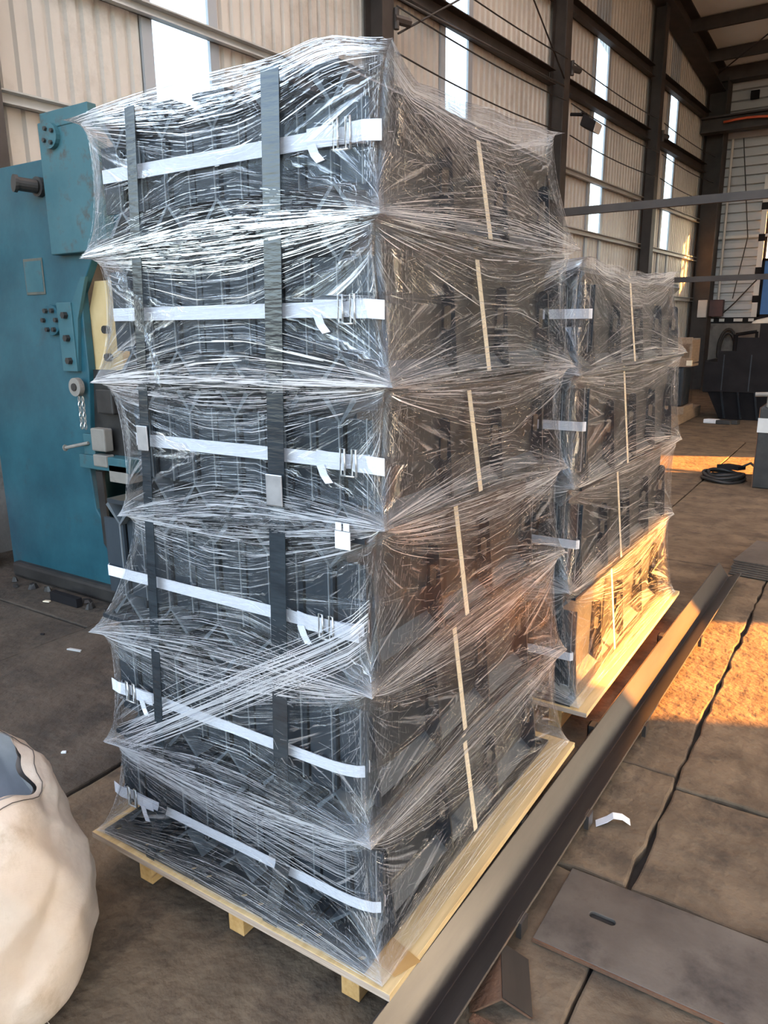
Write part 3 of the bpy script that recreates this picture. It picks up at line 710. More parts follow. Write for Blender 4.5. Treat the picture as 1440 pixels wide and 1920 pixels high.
# two black straps pulled over the whole stack
for nm, xt, xbm, w_ in (('right', -1.040, -1.110, .046), ('left', -1.445, -1.556, .032)):
    t = thing('black_strap', 'glossy black band over the front stack, the %s of the two upright bands' % nm, 'strap', (0,0,0), 0, 'black bands of the front stack')
    zt_ = 2.085; yf = Y0-.003; ybk = Y1+.004
    up_ = [(xbm+(xt-xbm)*i/12, yf, .118+(zt_-.118)*i/12) for i in range(13)]
    mb = band([(xbm,yf+.3,.112),(xbm,yf-.046,.112),(xbm,yf-.052,.15)]+up_[1:]+[(xt,yf+.01,zt_+.003),(xt,ybk-.01,zt_+.003),(xt,ybk,zt_-.01),(xbm,ybk,.118),(xbm,ybk-.3,.112)], (1,0,0), w_, .0014)
    mb.build('band', BLACKSTRAP, t)
    if nm == 'right':
        sx = xbm+(xt-xbm)*.60
        MB().box(sx-.024, sx+.022, yf-.010, yf-.006, 1.222, 1.292).build('seal', TIN, t, bevel=.002)
    else:
        sx = xbm+(xt-xbm)*.62
        MB().box(sx-.019, sx+.019, yf-.010, yf-.006, 1.310, 1.372).build('seal', TIN, t, bevel=.002)
# cream straps down the side of every tier
for k in range(6):
    h = ZL[k+1]-ZL[k]; yy = [1.755,1.754,1.745,1.766,1.779,1.79][k]
    t = thing('cream_strap', 'narrow cream strap down the long side of the front stack, %s tier' % TIERN[k], 'strap', (0,0,0), 0, 'cream straps of the front stack')
    xb = X1[k]; band([(xb-.30,yy,ZL[k+1]-.002),(xb-.056,yy,ZL[k+1]-.003),(xb-.050,yy,ZL[k+1]-.010),(xb-.006,yy,ZL[k]+.016),(xb-.004,yy,ZL[k]+.002)], (0,1,0), .022, .0012).build('band', CREAM, t)
# film round it, pulled to points at the plate corners
def lv4(F, R, L_):
    B = (L_[0], R[1], (L_[2]+R[2])/2); return [F, R, B, L_]
FL = [lv4((-.768,1.156,.148),(-.762,2.385,.150),(-1.79,1.156,.148)),
      lv4((-.818,1.192,.462),(-.812,2.455,.466),(-1.781,1.205,.421)),
      lv4((-.814,1.200,.831),(-.812,2.405,.843),(-1.792,1.205,.765)),
      lv4((-.780,1.203,1.205),(-.800,2.340,1.150),(-1.612,1.203,1.129)),
      lv4((-.760,1.203,1.489),(-.795,2.345,1.472),(-1.668,1.203,1.469)),
      lv4((-.784,1.203,1.799),(-.800,2.360,1.822),(-1.660,1.203,1.768)),
      lv4((-.756,1.203,2.074),(-.795,2.150,2.112),(-1.672,1.203,2.077))]
def sag1(fi, s):
    if fi == 0: return .022*np.exp(-((s-.84)/.10)**2)+.020*np.sin(PI*s)
    if fi == 1: return -.050*np.clip(s/.10,0,1)**.8*np.clip(1-s,0,1)**.75+-.002*np.sin(s*23)*np.clip(s*6,0,1)*np.clip((1-s)*8,0,1)
    return -.02*np.sin(PI*s)
film1, surf1, base1, rib1 = ring_film(FL, 'stretch_wrap', 'clear stretch film pulled to points round the tall front steel stack', None, topsag=sag1, dens=1.0, seed=3)
# a rope-like bundle of film running slantwise over the lower front, and a torn tail higher up
paths = []; rb_ = np.random.default_rng(5)
for i in range(46):
    a = rb_.uniform(0,1); off = rb_.normal(0,.028); fan = rb_.normal(0,.10)
    s = np.linspace(.98, .06+abs(rb_.normal(0,.05)), 16); u = (s-.06)/.92
    lv_ = 1.05+u*1.35+off*3+fan*np.sin(PI*u)*.8*(1-u)
    paths.append((s, np.clip(lv_,.15,2.9), rb_.choice([.0008,.0012,.0020])))
for i in range(36):
    s = np.linspace(.04+rb_.uniform(0,.05), .95, 14); u = (s-.04)/.91
    lv_ = .95-u*rb_.uniform(-.1,.5)+rb_.normal(0,.04)
    paths.append((s, np.clip(lv_,.05,2.9), rb_.choice([.0008,.0012])))
Vv, Ff = rib1(0, paths)
me = bpy.data.meshes.new('film_strand_glint'); me.from_pydata(Vv, [], Ff); me.materials.append(STRAND_GLINT)
o = link(bpy.data.objects.new('film_strand_glint', me), film1); o['kind'] = 'stuff'
mb = MB(); rr = random.Random(4); pts = []; N = 22
for i in range(N):
    u = i/(N-1); pos = surf1(0, np.array([.16+.10*math.sin(u*1.6)+.04*u]), np.array([4.88-u*.95]))[0][0]-np.array(base1)
    w_ = .010+.030*math.exp(-((u-.35)/.14)**2)+.004*math.sin(u*19)
    for j in range(7):
        x = (j/6-.5)*2*w_; pts.append((pos[0]+x+rr.uniform(-.002,.002), pos[1]-.008-.010*abs(math.sin(j*1.9+i*.9))-rr.uniform(0,.006), pos[2]+rr.uniform(-.004,.004)))
mb.v = pts; mb.f = [(i*7+j, i*7+j+1, i*7+j+8, i*7+j+7) for i in range(N-1) for j in range(6)]
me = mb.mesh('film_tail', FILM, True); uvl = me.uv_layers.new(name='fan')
for l in me.loops: uvl.data[l.index].uv = (me.vertices[l.vertex_index].co.z*1.5, me.vertices[l.vertex_index].co.x*6)
link(bpy.data.objects.new('film_tail', me), film1)
# paper slip caught under the film, tape piece at the deck corner
t = thing('paper_slip', 'white paper slip with two tabs caught on the front stack', 'paper', (-.880,1.196,1.185))
MB().box(-.019,.019,-.001,.001,-.030,.008).build('slip', PAPER, t)
for dx in (-.010,.010): MB().box(dx-.007,dx+.007,-.0012,.0012,.010,.026).build('tab', PAPER, t)
t = tag(MB().prism([(-.06,-.03),(.04,-.05),(.07,.02),(-.04,.05)], 'z', 0, .0012).build('tape_piece', TAPE, None, loc=(-.80,1.245,.146)), 'brown tape patch on the deck corner of the front pallet', 'tape')

# ---------------------------------------------------------------- second stack behind it
QX0, QX1, QY0, QY1 = -1.85, -.785, 2.645, 4.285
pallet(QX0, QX1, QY0, QY1, .108, 'plywood pallet under the lower steel stack behind the front one', 'pallets', (-1.72,-1.30,-.93))
ZL2 = [.128, .575, 1.005, 1.44, 1.80]; V0, V1 = 2.60+.06, 4.22
U0, U1 = -1.77, -.855
for k in range(4):
    h = ZL2[k+1]-ZL2[k]; wu = (U1-U0)/5; D = V1-V0
    me = unit_meshes(wu, D, h, 5)
    for i in range(5):
        where = ['farthest left','second from the left','in the middle','second from the right','at the right side'][i]
        build_unit(me, h, D, (U0+wu*(i+.5), V0, ZL2[k]), 'dark grey steel bracket of the lower rear stack, %s tier, %s' % (['bottom','second','third','top'][k], where),
                   'brackets of the rear stack', {0:-1,4:1}.get(i,0), 5)
for k in range(4):
    z = [.33,.79,1.24,1.64][k]; t = thing('webbing_strap', 'white woven strap round the %s tier of the rear stack' % ['bottom','second','third','top'][k], 'strap', (0,0,0), 0, 'white straps of the rear stack')
    xa, xb, ya, yb = U0+.03, U1-.012, V0+.022, V1-.03
    band([(xa+.05,ya+.05,z),(xa,ya+.012,z),(xa+.008,ya,z),(xb-.008,ya,z),(xb,ya+.012,z),(xb-.05,ya+.05,z)], (0,0,1), .034, .0016).build('band', WHITESTRAP, t)
    h = ZL2[k+1]-ZL2[k]
    t = thing('cream_strap', 'narrow cream strap down the long side of the rear stack, %s tier' % ['bottom','second','third','top'][k], 'strap', (0,0,0), 0, 'cream straps of the rear stack')
    yy = 3.28; xb = U1; band([(xb-.30,yy,ZL2[k+1]-.002),(xb-.056,yy,ZL2[k+1]-.003),(xb-.050,yy,ZL2[k+1]-.010),(xb-.006,yy,ZL2[k]+.016),(xb-.004,yy,ZL2[k]+.002)], (0,1,0), .022, .0012).build('band', CREAM, t)
FL2 = [lv4((-.82,2.655,.135),(-.80,4.25,.135),(-1.80,2.66,.135)),
       lv4((-.85,2.575,.63),(-.85,4.30,.565),(-1.80,2.59,.60)),
       lv4((-.85,2.56,1.03),(-.85,4.34,.985),(-1.80,2.58,1.0)),
       lv4((-.85,2.55,1.432),(-.85,4.28,1.455),(-1.80,2.57,1.43)),
       lv4((-.85,2.585,1.824),(-.85,3.95,1.85),(-1.78,2.60,1.83))]
film2, _, _, _ = ring_film(FL2, 'stretch_wrap', 'clear stretch film round the lower steel stack behind the front one', None, NS=60, NT=18, dens=1.2, seed=8, strandfaces=(0,1),
    topsag=lambda fi, s: -.03*np.sin(PI*s)+.004*np.sin(31*s) if fi == 1 else -.02*np.sin(PI*s))

# ================================================================== ANGLE IRON ON THE FLOOR
t = thing('angle_iron', 'long dark angle steel lying hollow side up along the pallets', 'steel angle', (-.668,2.95,0), 0)
ya, yb = .78-2.95, 5.02-2.95
def irx(y): return (y)*.0155
mb = MB()
prof = [(-.064,.098),(-.058,.101),(.004,.014),(.074,.056),(.077,.050),(.003,.002)]
n6 = len(prof)
for y in (ya, yb):
    for (px_, pz) in prof: mb.v.append((px_+irx(y), y, pz+.012))
mb.f = [tuple(range(n6))[::-1], tuple(range(n6,2*n6))]+[(i,(i+1)%n6,n6+(i+1)%n6,n6+i) for i in range(n6)]
mb.build('angle_bar', MILL, t, bevel=.002)
for i, y in enumerate((1.93, 2.60, 3.62, 1.40)):
    yl = y-2.95; xo = irx(yl)
    MB().box(xo-.085,xo-.060,yl-.022,yl+.022,.085,.118).box(xo-.085,xo-.081,yl-.022,yl+.022,.05,.118).build('clip', MILL, t)
    MB().box(xo+.071,xo+.086,yl+.18,yl+.225,.018,.066).build('clip', MILL, t)
    if i == 3: MB().tube([(xo-.034,yl+.05,.0755),(xo-.0325,yl+.05,.0765)], .008, 12).build('bolt_hole', BLACKP, t)
t = thing('angle_offcut', 'short rusty angle offcut lying like a ridge under the long angle steel', 'steel angle', (-.60,1.435,0), .45)
mb = MB(); pf_ = [(-.075,0),(0,.052),(.075,0),(.066,0),(0,.045),(-.066,0)]
mb.prism(pf_, 'y', -.085, .085).build('ridge', RUST, t)
MB().hexa([(.002,-.084,.0525),(.002,.084,.0525),(.073,.084,.0035),(.073,-.084,.0035),(.003,-.084,.054),(.003,.084,.054),(.075,.084,.0045),(.075,-.084,.0045)]).build('mill_face', MILL, t)
# steel floor plate with a lifting slot
t = thing('floor_plate', 'flat dirty steel floor plate with an oblong slot beside the angle steel', 'steel plate', (0,0,0))
sl_ = [( -.448+(.026 if math.cos(a) > 0 else -.026)+.010*math.cos(a), 1.776+.012*math.sin(a)) for a in [i*2*PI/16+.1 for i in range(16)]]
plate_holes([(-.585,1.612),(1.25,1.612),(1.25,1.925),(-.585,1.925)], [sl_], .010).build('plate', DIRTY, t, bevel=.0015, loc=(0,0,.001))
MB().box(-.585,1.25,1.606,1.6118,.001,.010).build('rusty_edge', RUST, t)
MB().box(-.50,-.40,1.755,1.80,.0002,.0008).build('slot_shade', JOINT, t)  # dark sheet standing in for the shade down in the slot
# long flat bar and strip below the plate
tag(MB().box(-.62,.9,1.30,1.325,0,.008).build('flat_bar', RUST, None, bevel=.001), 'thin rusty flat bar on the floor in front of the slotted plate', 'steel bar')
# scraps of paper on the floor
t = thing('paper_scrap', 'bent white strap end lying on the slabs beside the angle steel', 'scrap', (-.545,2.205,0), .5)
band([(-.055,0,.003),(-.02,.0,.020),(.0,.004,.032),(.03,.004,.028),(.055,.0,.012)], (.15,1,0), .034, .0012).build('strip', PAPER, t)
for i, (x, y, rz, sx, sy, lab) in enumerate([(-3.281,2.118,.2,.045,.009,'short grey metal pin on the dark floor plates at left'), (-2.473,1.501,.6,.010,.006,'tiny white chip on the floor between sack and stack'),
        (-4.05,2.47,.3,.022,.012,'small cream chip on the floor before the blue machine'), (-3.612,2.155,.3,.012,.006,'small dark nut on the floor near the metal pin')]):
    m_ = [GIRT, PAPER, CREAM, BLACKP][i]; o = MB().prism([(-sx,-sy),(sx,-sy*.8),(sx*.9,sy),(-sx*.8,sy*.9)], 'z', 0, .008).build('floor_scrap', m_, None, bevel=.002); o.location = (x,y,0); o.rotation_euler.z = rz; tag(o, lab, 'scrap')

# ================================================================== BLUE PRESS
t = thing('press_machine', 'big teal blue press with side plate, guide and open throat', 'machine', (-4.2,2.7,0))
OX = 4.2
def X(x): return x+OX
outl = [(-4.76,0),(-2.9,0),(-2.9,.78),(-3.80,.78),(-3.80,.62),(-3.64,.42),(-3.64,.82),(-3.66,1.0),(-3.74,1.30),(-3.74,1.78),(-3.60,1.98),(-2.9,1.98),(-2.9,2.505),(-4.76,2.505)]
outl = [(-4.76,.02),(-3.42,.02),(-3.42,.36),(-3.70,.44),(-3.80,.56),(-3.82,.80),(-3.78,1.02),(-3.74,1.36),(-3.74,1.80),(-3.60,1.99),(-3.30,1.99),(-3.30,2.505),(-4.76,2.505)]
pl_ = plate_holes([(X(x), z) for x, z in outl], [], .05); pl_.v = [(x, z, y) for x, y, z in pl_.v]
pl_.build('side_plate', TEAL, t, bevel=.006)
pl2 = plate_holes([(X(x), z) for x, z in outl], [], .05); pl2.v = [(x, z+1.0, y) for x, y, z in pl2.v]; pl2.build('far_side_plate', TEAL, t)
MB().box(X(-4.76),X(-4.70),.05,1.0,.02,2.5).box(X(-4.7),X(-3.35),.05,1.0,2.44,2.5).build('body_shell', TEALD, t)
MB().box(X(-4.4),X(-3.86),.05,1.0,1.0,2.0).build('inner_frame', BLACKIRON, t)
g = MB().box(X(-3.88),X(-3.40),-.06,-.001,2.0,2.66).build('ram_guide', TEALD, t, bevel=.006)
MB().box(X(-3.845),X(-3.45),-.065,-.01,2.62,2.70).build('guide_cap', TEALD, t, bevel=.004)
gf = MB().tube([(X(-3.755),-.06,2.58),(X(-3.755),-.085,2.58)], .062, 18).build('guide_flange', TEALD, t)
for a in range(4):
    an = a*PI/2+.5; MB().tube([(X(-3.755)+.040*math.cos(an),-.083,2.58+.040*math.sin(an)),(X(-3.755)+.040*math.cos(an),-.098,2.58+.040*math.sin(an))], .011, 6).build('bolt', BLACKIRON, gf)
sp = MB().tube([(X(-3.99),0,2.365),(X(-3.99),-.03,2.365)], .052, 16).tube([(X(-3.99),-.03,2.365),(X(-4.02),-.125,2.370)], .036, 16).tube([(X(-4.02),-.125,2.370),(X(-4.025),-.142,2.371)], .046, 16)
sp.build('lifting_pin', BLACKIRON, t, smooth=False)
MB().box(X(-4.235),X(-4.055),-.006,0,1.80,2.0).build('name_plate', GREYPL, t, bevel=.002)
MB().box(X(-4.225),X(-4.065),-.0075,-.006,1.815,1.985).build('name_plate_face', TEALD, t)
fo = MB().tube([(X(-4.0),0,1.655),(X(-4.0),-.028,1.655)], .085, 24).build('flange', TEAL, t, bevel=.003)
for a in range(6):
    an = a*PI/3; MB().tube([(X(-4.0)+.060*math.cos(an),-.026,1.655+.060*math.sin(an)),(X(-4.0)+.060*math.cos(an),-.046,1.655+.060*math.sin(an))], .014, 6).build('bolt', BLACKIRON, fo)
ts_ = MB().box(X(-3.93),X(-3.80),-.03,0,1.37,1.75).build('throat_strip', TEALD, t, bevel=.003)
for z in (1.68, 1.555, 1.43): MB().tube([(X(-3.85),-.03,z),(X(-3.85),-.055,z)], .020, 6).build('bolt', BLACKIRON, ts_)
pb_ = plate_holes([(X(-3.82),1.38),(X(-3.76),1.68),(X(-3.68),1.86),(X(-3.5),1.86),(X(-3.5),1.38)], [], .05); pb_.v = [(x, z+.052, y) for x, y, z in pb_.v]
pb_.build('throat_lining', BEIGE, t)
for z in (1.45, 1.60): MB().tube([(X(-3.60),.05,z),(X(-3.60),.02,z)], .022, 8).build('bolt', BLACKIRON, t)
pe = plate_holes([(X(-3.82),1.72),(X(-3.70),1.88),(X(-3.66),1.88),(X(-3.76),1.66),(X(-3.80),1.40),(X(-3.83),1.40)], [], .02); pe.v = [(x, z-.02, y) for x, y, z in pe.v]; pe.build('throat_lip', TEALD, t)
MB().box(X(-3.80),X(-3.40),.03,.5,.80,1.38).build('throat_dark', BLACKIRON, t)
MB().box(X(-3.66),X(-3.52),-.03,.03,1.14,1.28).build('motor_box', BLACKIRON, t, bevel=.01)
cw = MB().tube([(X(-3.80),-.03,1.285),(X(-3.80),-.06,1.285)], .052, 20).build('chain_wheel', GREYP, t)
MB().tube([(X(-3.80),-.055,1.285),(X(-3.80),-.068,1.285)], .022, 12).build('hub', BLACKIRON, cw)
for ci, dx in enumerate((-.012, .022)):
    for j in range(6):
        z = 1.215-j*.030; a = PI/2*(j % 2)
        MB().tube([(X(-3.77)+dx+.008*math.cos(b)*math.cos(a), -.05+.008*math.cos(b)*math.sin(a), z+.019*math.sin(b)) for b in [k_*2*PI/8 for k_ in range(8)]], .0032, 5, closed=True).build('chain_link', WIRE, cw)
MB().box(X(-3.84),X(-3.40),-.05,.10,.82,.90).box(X(-3.80),X(-3.70),-.04,.06,.90,1.02).build('clamp_base', TEALD, t, bevel=.004)
MB().box(X(-3.70),X(-3.58),-.06,.0,.93,1.06).box(X(-3.70),X(-3.58),-.06,.0,.84,.91).build('clamp_jaw', GREYP, t, bevel=.008)
MB().tube([(X(-3.74),-.05,.97),(X(-3.90),-.09,.935)], .010, 8).tube([(X(-3.90),-.09,.935),(X(-3.905),-.091,.934)], .020, 8).build('clamp_lever', GREYP, t)
MB().box(X(-3.58),X(-3.42),-.05,.06,.76,.86).build('table_edge', GREYP, t, bevel=.004)
MB().hexa([(X(-3.74),-.015,.36),(X(-3.68),-.015,.30),(X(-3.68),0,.30),(X(-3.74),0,.36),(X(-3.75),-.015,.80),(X(-3.69),-.015,.80),(X(-3.69),0,.80),(X(-3.75),0,.80)]).build('leg_rib', BLACKIRON, t)
MB().box(X(-4.70),X(-3.45),-.05,.02,0,.10).build('foot_plate', BLACKIRON, t, bevel=.02)
rr = random.Random(2)
# rubble and offcuts at its foot
ORD = ['first','second','third','fourth','fifth','sixth','seventh','eighth','ninth']
for i in range(9):
    x, y = -4.60+i*.125+rr.uniform(-.02,.02), rr.uniform(2.44,2.60); sx, sy, sz = rr.uniform(.02,.05), rr.uniform(.02,.04), rr.uniform(.015,.04)
    pts = [(x+sx*math.cos(a)*rr.uniform(.7,1), y+sy*math.sin(a)*rr.uniform(.7,1)) for a in [j*2*PI/7 for j in range(7)]]
    mb = MB(); mb.v = [(a,b,0) for a,b in pts]+[(x+(a-x)*.6, y+(b-y)*.6, sz*rr.uniform(.7,1)) for a,b in pts]; mb.f = [tuple(range(7))[::-1], tuple(range(7,14))]+[(j,(j+1)%7,7+(j+1)%7,7+j) for j in range(7)]
    tag(mb.build('rubble_piece', BLACKIRON), 'dark oily rubble lump at the foot of the blue press, %s from the left' % ORD[i], 'rubble', 'rubble at the press foot')
o = MB().box(-.13,.13,-.02,.02,0,.055).build('dark_offcut', BLACKP, None, bevel=.002, loc=(-3.93,2.52,0)); tag(o, 'dark flat block lying at the foot of the blue press', 'offcut')
# red gas cylinder at the far left
t = thing('gas_cylinder', 'red gas cylinder standing left of the blue press', 'cylinder', (-5.02,2.62,0))
cyl = [(0,0),(.095,0),(.105,.02),(.105,.40),(.095,.46),(.06,.51),(.035,.53),(.035,.58),(0,.58)]
def lathe(prof, n=24):
    mb = MB(); m_ = len(prof)
    for i in range(n):
        a = 2*PI*i/n; mb.v += [(r*math.cos(a), r*math.sin(a), z) for r, z in prof]
    mb.f = [(i*m_+j, ((i+1)%n)*m_+j, ((i+1)%n)*m_+j+1, i*m_+j+1) for i in range(n) for j in range(m_-1)]
    return mb
lathe(cyl).build('body', REDP, t, smooth=True)
MB().tube([(0,0,.57),(0,0,.64)], .02, 10).tube([(-.03,0,.62),(.05,0,.62)], .010, 8).build('valve', BLACKIRON, t)
t = thing('cardboard_bundle', 'pale bundle leaning behind the red gas cylinder', 'bundle', (-4.99,3.10,0))
MB().prism([(-.16,0),(.14,0),(.12,.5),(.16,.8),(.02,.98),(-.14,.9)], 'y', -.05, .05).build('sheet', BOARD, t); MB().prism([(-.10,.3),(.12,.3),(.10,.9),(-.08,.85)], 'y', -.08,-.052).build('sheet', PAPER, t)

# ================================================================== BIG WHITE SACK
def sack():
    t = thing('bulk_sack', 'big dirty white woven bulk sack slumped open at bottom left', 'sack', (-1.715,.700,0))
    from mathutils import noise as _mn
    NA = 180; rr = np.random.default_rng(9); ph = rr.uniform(0,6.28,12)
    PR = [(.0,.215,0),(.06,.275,.015),(.14,.325,.07),(.28,.352,.17),(.42,.350,.28),(.56,.335,.37),(.68,.315,.44),(.78,.290,.495),(.86,.262,.532),(.93,.235,.556),(1.0,.212,.566)]
    def prof(u):
        for (u0,r0,z0),(u1,r1,z1) in zip(PR, PR[1:]):
            if u <= u1: f_ = (u-u0)/(u1-u0); return r0+(r1-r0)*f_, z0+(z1-z0)*f_
        return PR[-1][1:]
    def notch(a): return math.exp(-((a-.70)/.28)**2)
    def rimz(a): return .045*math.cos(a-1.7)+.016*math.sin(3*a+1)-.055*notch(a)
    def pt(a, u):
        r, z = prof(u); r *= .93; z *= 1.02
        fold = .010*math.sin(3*a+ph[0]+3*u)+.013*(abs(math.sin(3.5*a+ph[1]-5*u))-.5)+.007*(.5-abs(math.sin(8*a+ph[2]+9*u)))+.012*(.5-abs(math.sin(7*u+1.7*a+ph[3])))+.006*(.5-abs(math.sin(13*u-4*a+ph[5])))
        r += fold*min(1,.3+2.2*u)*(1.0 if u < .9 else .7)
        pv = Vector((r*math.cos(a), r*math.sin(a), z*.45))
        r += .026*(.28-abs(_mn.noise(pv*3.6+Vector((3,1,7)))))+.009*(.25-abs(_mn.noise(Vector((pv.x,pv.y,z+.5*a))*7.0+Vector((9,4,2)))))
        r += .035*notch(a)*max(0,u-.75)/.25
        z += rimz(a)*max(0,(u-.35)/.65)**1.5
        return r, max(z,.0)
    NZ = 96; mb = MB()
    for i in range(NZ+1):
        for j in range(NA):
            a = 2*PI*j/NA-PI; r, z = pt(a, i/NZ); mb.v.append((r*math.cos(a), r*math.sin(a), z))
    mb.f = [(i*NA+j, i*NA+(j+1)%NA, (i+1)*NA+(j+1)%NA, (i+1)*NA+j) for i in range(NZ) for j in range(NA)]
    mb.f.append(tuple(range(NA))[::-1])
    mb.build('sack_body', SACK, t, smooth=True)
    mb = MB()
    for i in range(12):
        u = i/11
        for j in range(NA):
            a = 2*PI*j/NA-PI; r, z = pt(a, 1.0); r2_ = r-.004+.055*math.sin(PI*u*.8)-.02*u+.008*math.sin(5*a+6*u); mb.v.append((r2_*math.cos(a), r2_*math.sin(a), z-.30*u))
    mb.f = [(i*NA+j, i*NA+(j+1)%NA, (i+1)*NA+(j+1)%NA, (i+1)*NA+j) for i in range(11) for j in range(NA)]; mb.f.append(tuple(11*NA+j for j in range(NA)))
    mb.build('lining', SACKIN, t, smooth=True)
    def rad(a, u): return pt(a, u)[0]
    def top(a): return pt(a, .93)[1]/.93**.95
    # stitched hem near the rim, loose threads at the foot
    pts = [((rad(2*PI*j/60,.93)+.003)*math.cos(2*PI*j/60), (rad(2*PI*j/60,.93)+.003)*math.sin(2*PI*j/60), top(2*PI*j/60)*.93**.95) for j in range(60)]
    MB().tube(pts, .0011, 5, closed=True).build('seam', STITCH, t)
    r_ = random.Random(3); mb = MB()
    for i in range(26):
        a = r_.uniform(-.6,.5); r0 = rad(a,.05); p = Vector((r0*math.cos(a), r0*math.sin(a), .03+r_.uniform(0,.04))); q = p+Vector((r_.uniform(.01,.05),r_.uniform(-.03,.03),r_.uniform(-.03,.02))); q.z = max(q.z,.002)
        mb.tube([p, p.lerp(q,.5)+Vector((0,0,.006)), q], .0009, 4)
    o = mb.build('loose_thread', SACK, t); o['kind'] = 'stuff'
    return t
sack()

# ================================================================== BACKGROUND THINGS
# pipe rails across the hall
for (y, z, th, lab) in ((9.0,2.885,.085,'dark steel rail spanning the hall above the stacks, the upper one'), (12.0,2.235,.075,'dark steel rail spanning the hall behind the stacks, the lower one')):
    t = thing('steel_rail', lab, 'rail', (0,y,0), 0, 'rails across the hall')
    MB().box(wl(y,.1,0).x, XR, -.03, .03, z-th/2, z+th/2).build('beam', COLUMN, t)
    for x in (wl(y,.16,0).x, 2.4, XR-.06): MB().box(x-.04, x+.04, -.04, .04, 0, z-th/2).build('post', COLUMN, t)
# flood light on the column
t = thing('flood_light', 'black flood light on the wall column right above the front stack', 'lamp', tuple(wl(12.10,.55,4.62)), 0)
MB().tube([(-.25,0,.10),(0,0,.06)], .025, 8).tube([(-.02,-.16,.06),(-.02,.16,.06)], .015, 8).build('bracket', BLACKP, t)
MB().hexa([(-.06,-.14,-.10),(.16,-.14,-.22),(.16,.14,-.22),(-.06,.14,-.10),(-.02,-.10,.06),(.20,-.16,-.08),(.20,.16,-.08),(-.02,.10,.06)]).build('housing', BLACKP, t, bevel=.02)
MB().hexa([(.158,-.13,-.215),(.165,-.13,-.217),(.165,.13,-.217),(.158,.13,-.215),(.198,-.145,-.09),(.204,-.145,-.092),(.204,.145,-.092),(.198,.145,-.09)]).build('lens', WHITEP, t)
# orange hose on the crane girder
o = MB().tube([(XL+.5+i*.25, YB-.78, 6.05+.03*math.sin(i*.9)) for i in range(16)], .028, 8).build('hose', ORANGE, None, smooth=True); tag(o, 'orange hose lying along the dark girder at the back wall', 'hose')
# boxes on the back wall, pipes
t = thing('switch_box', 'white switch box low on the back wall beside the corner column', 'box', (-3.80,YB-.16,1.76)); MB().box(-.11,.11,-.1,.1,0,.42).build('case', WHITEP, t, bevel=.01); MB().box(-.09,.09,-.104,-.1,.03,.39).build('door', WHITEP, t)
t = thing('control_box', 'maroon control box next to the white switch box on the back wall', 'box', (-3.50,YB-.16,1.76)); MB().box(-.17,.17,-.1,.1,.02,.42).build('case', MAROON, t, bevel=.01); MB().box(-.14,.14,-.104,-.1,.05,.39).build('door', MAROON, t)
MB().tube([(XL+.62,YB-.08,1.8),(XL+.62,YB-.08,5.8)], .03, 8).build('downpipe', CLAD, wall_back)
MB().tube([(XL+.85,YB-.1,5.8),(XL+1.15,YB-.1,3.6),(XL+.95,YB-.1,2.2)], .012, 6).build('hanging_cable', RUBBER, wall_back)
MB().tube([(-2.6,YB-.1,2.7),(-3.1,YB-.1,2.1),(-3.4,YB-.1,1.8)], .016, 6).build('hanging_cable', RUBBER, wall_back)
# black steel skip with a ribbed hopper under it
t = thing('steel_skip', 'black stepped steel skip on a ribbed tapering base by the back wall', 'skip', (-1.78,14.3,0))
MB().hexa([(-.42,-.2,.0),(.9,-.2,.0),(.9,.9,0),(-.42,.9,0),(-.62,-.35,.48),(1.1,-.35,.48),(1.1,1.1,.48),(-.62,1.1,.48)]).build('tapered_base', BLACKP, t)
for i in range(6):
    x = -.35+i*.26; MB().hexa([(x,-.24,.02),(x+.03,-.24,.02),(x+.03,-.2,.02),(x,-.2,.02),(x-.06,-.40,.48),(x-.03,-.40,.48),(x-.03,-.35,.48),(x-.06,-.35,.48)]).build('rib', STEEL, t)
def pxz(pts, d0, d1, nm, m, par): return MB().prism(pts, 'y', d0, d1).build(nm, m, par)
pxz([(-.70,.48),(1.1,.48),(1.1,1.50),(.62,1.50),(.62,1.42),(.38,1.42),(.38,1.60),(.10,1.60),(.10,1.38),(-.22,1.38),(-.22,1.16),(-.50,1.16),(-.50,.98),(-.70,.98)], -.38, -.33, 'front_panel', BLACKP, t)
MB().box(-.70,1.1,-.33,1.1,.46,.50).box(-.70,-.66,-.33,1.1,.5,1.0).box(1.06,1.1,-.33,1.1,.5,1.5).build('tub', BLACKP, t)
for x in (-.40, .02, .46): MB().box(x-.008,x+.008,-.384,-.38,.5,1.1).build('weld_seam', STEEL, t)
t = tag(MB().hexa([(-.40,-.5,0),(.8,-.5,0),(.8,.5,0),(-.40,.5,0),(-.34,-.42,.06),(.7,-.42,.30),(.7,.42,.30),(-.34,.42,.06)]).build('tarp_bundle', TARP, None, bevel=.05, loc=(-1.45,14.45,1.60)), 'pale folded tarp lying on top of the black skip', 'tarp')
t = thing('timber_crate', 'open timber crate on a film wrapped pallet beside the black skip', 'crate', (-2.80,13.15,0))
for z in (.98, 1.30): MB().box(-.35,.30,-.3,-.26,z,z+.10).build('board', BOARD, t)
MB().box(-.35,.30,.3,.34,1.0,1.38).build('back_board', BOARD, t); MB().box(.26,.30,-.26,.3,1.0,1.36).build('end_board', BOARD, t); MB().box(-.35,.30,-.3,.34,.94,.98).build('bottom_board', BOARD, t)
MB().box(.24,.32,-.32,-.24,.96,1.04).build('corner_block', CREAM, t)
MB().box(-.5,.20,-.25,.34,.30,.94).build('packed_goods', STEEL, t, bevel=.03)
MB().box(-.55,.26,-.32,.4,.18,.30).build('skid', BOARD, t)
MB().box(-.54,.24,-.29,.38,.30,.95).build('wrap', FILM, t, bevel=.03)
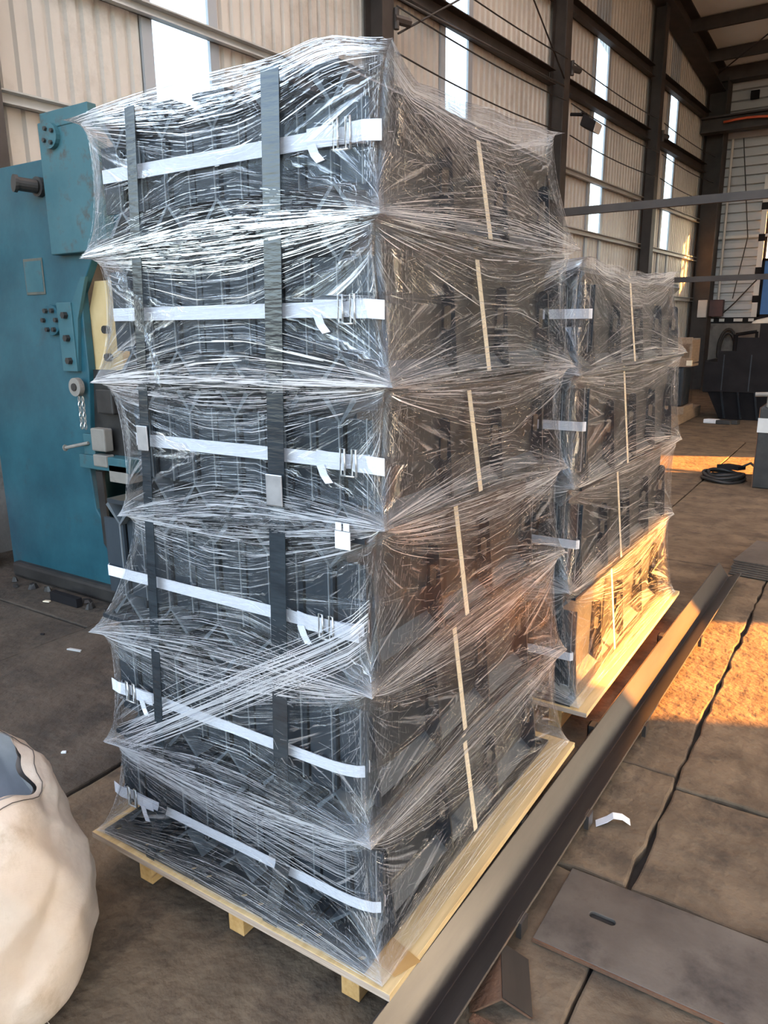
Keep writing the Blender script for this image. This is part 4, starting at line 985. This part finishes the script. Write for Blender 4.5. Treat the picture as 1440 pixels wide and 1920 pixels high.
o = MB().box(-.55,.55,-1.4,1.4,0,.18).build('board_stack', BOARD, None, bevel=.01, loc=(-3.15,13.2,0)); tag(o, 'low stack of pale boards on the floor left of the black skip', 'boards')
for i, (x, y) in enumerate(((-2.2,13.4),(-2.0,13.35),(-1.9,13.42))):
    o = MB().prism([(-.12,-.05),(.1,-.06),(.13,.05),(-.06,.07)], 'z', 0, .07).build('scrap_lump', BLACKIRON if i else PAPER, None, bevel=.01); o.location = (x,y,0); tag(o, ['crumpled pale rag on the floor before the black skip','dark lump beside the pale rag before the skip','small dark lump rightmost before the black skip'][i], 'scrap')
# tyre-like hoses against the back wall
t = thing('hose_coil', 'black hose coil hung by the corner column on the back wall', 'hose', (XL+.95,YB-.2,1.0))
for r in (.34,.28): MB().tube([(r*.6*math.cos(a), 0, r*1.4*math.sin(a)) for a in [i*2*PI/24 for i in range(24)]], .035, 8, closed=True).build('loop', RUBBER, t, smooth=True)
t = thing('hand_pump', 'dark pump stand against the back wall above the skip', 'pump', (-2.95,YB-.4,0)); MB().tube([(0,0,0),(0,0,1.35)], .05, 8).tube([(0,0,1.35),(.45,0,1.42)], .04, 8).tube([(.45,0,1.42),(.45,0,1.1)], .035, 8).build('stand', BLACKP, t)
# machine post at the right edge
t = thing('machine_cabinet', 'worn grey machine cabinet at the right edge of the hall', 'machine', (-.66,8.3,0))
MB().box(-.25,.55,-.12,.7,0,.80).build('base', BLACKIRON, t, bevel=.01)
MB().box(-.20,.5,-.10,.6,.80,1.62).build('upper_case', GREYP, t, bevel=.012)
MB().box(-.255,-.12,-.135,-.12,.56,.70).build('label_plate', WHITEP, t); MB().tube([(-.30,-.15,.93),(.1,-.15,.95)], .022, 8).build('handle', GREYP, t)
MB().box(-.252,-.245,-.12,.7,.0,.8).build('rusty_flank', RUST, t)
# cable coil
t = thing('cable_coil', 'loose black cable coil lying on the floor in front of the sunlit strip', 'cable', (-1.22,8.46,0))
for i, (r, z) in enumerate(((.20,.02),(.17,.04),(.19,.06),(.15,.075))):
    MB().tube([(r*math.cos(a)+.01*math.sin(3*a+i), r*1.15*math.sin(a), z+.012*math.sin(2*a+i)) for a in [j*2*PI/28 for j in range(28)]], .018, 6, closed=True).build('loop', RUBBER, t, smooth=True)
MB().tube([(.1,.15,.1),(.22,.25,.16),(.34,.1,.10),(.40,-.05,.03)], .014, 6).build('loose_end', RUBBER, t, smooth=True); MB().prism([(-.1,.18),(.0,.3),(.18,.22),(.12,.12)], 'z', .09, .13).build('cover_flap', BLACKP, t)
# stack of steel sheets right
t = thing('sheet_stack', 'stack of thin grey steel sheets on the floor at the right edge', 'steel sheets', (-.28,5.42,0), -.12)
for i in range(7): MB().box(-.34+.004*(i%3),.62,-.30+.014*i,.34+.006*i,.004+i*.011,.012+i*.011).build('sheet', DIRTY, t)
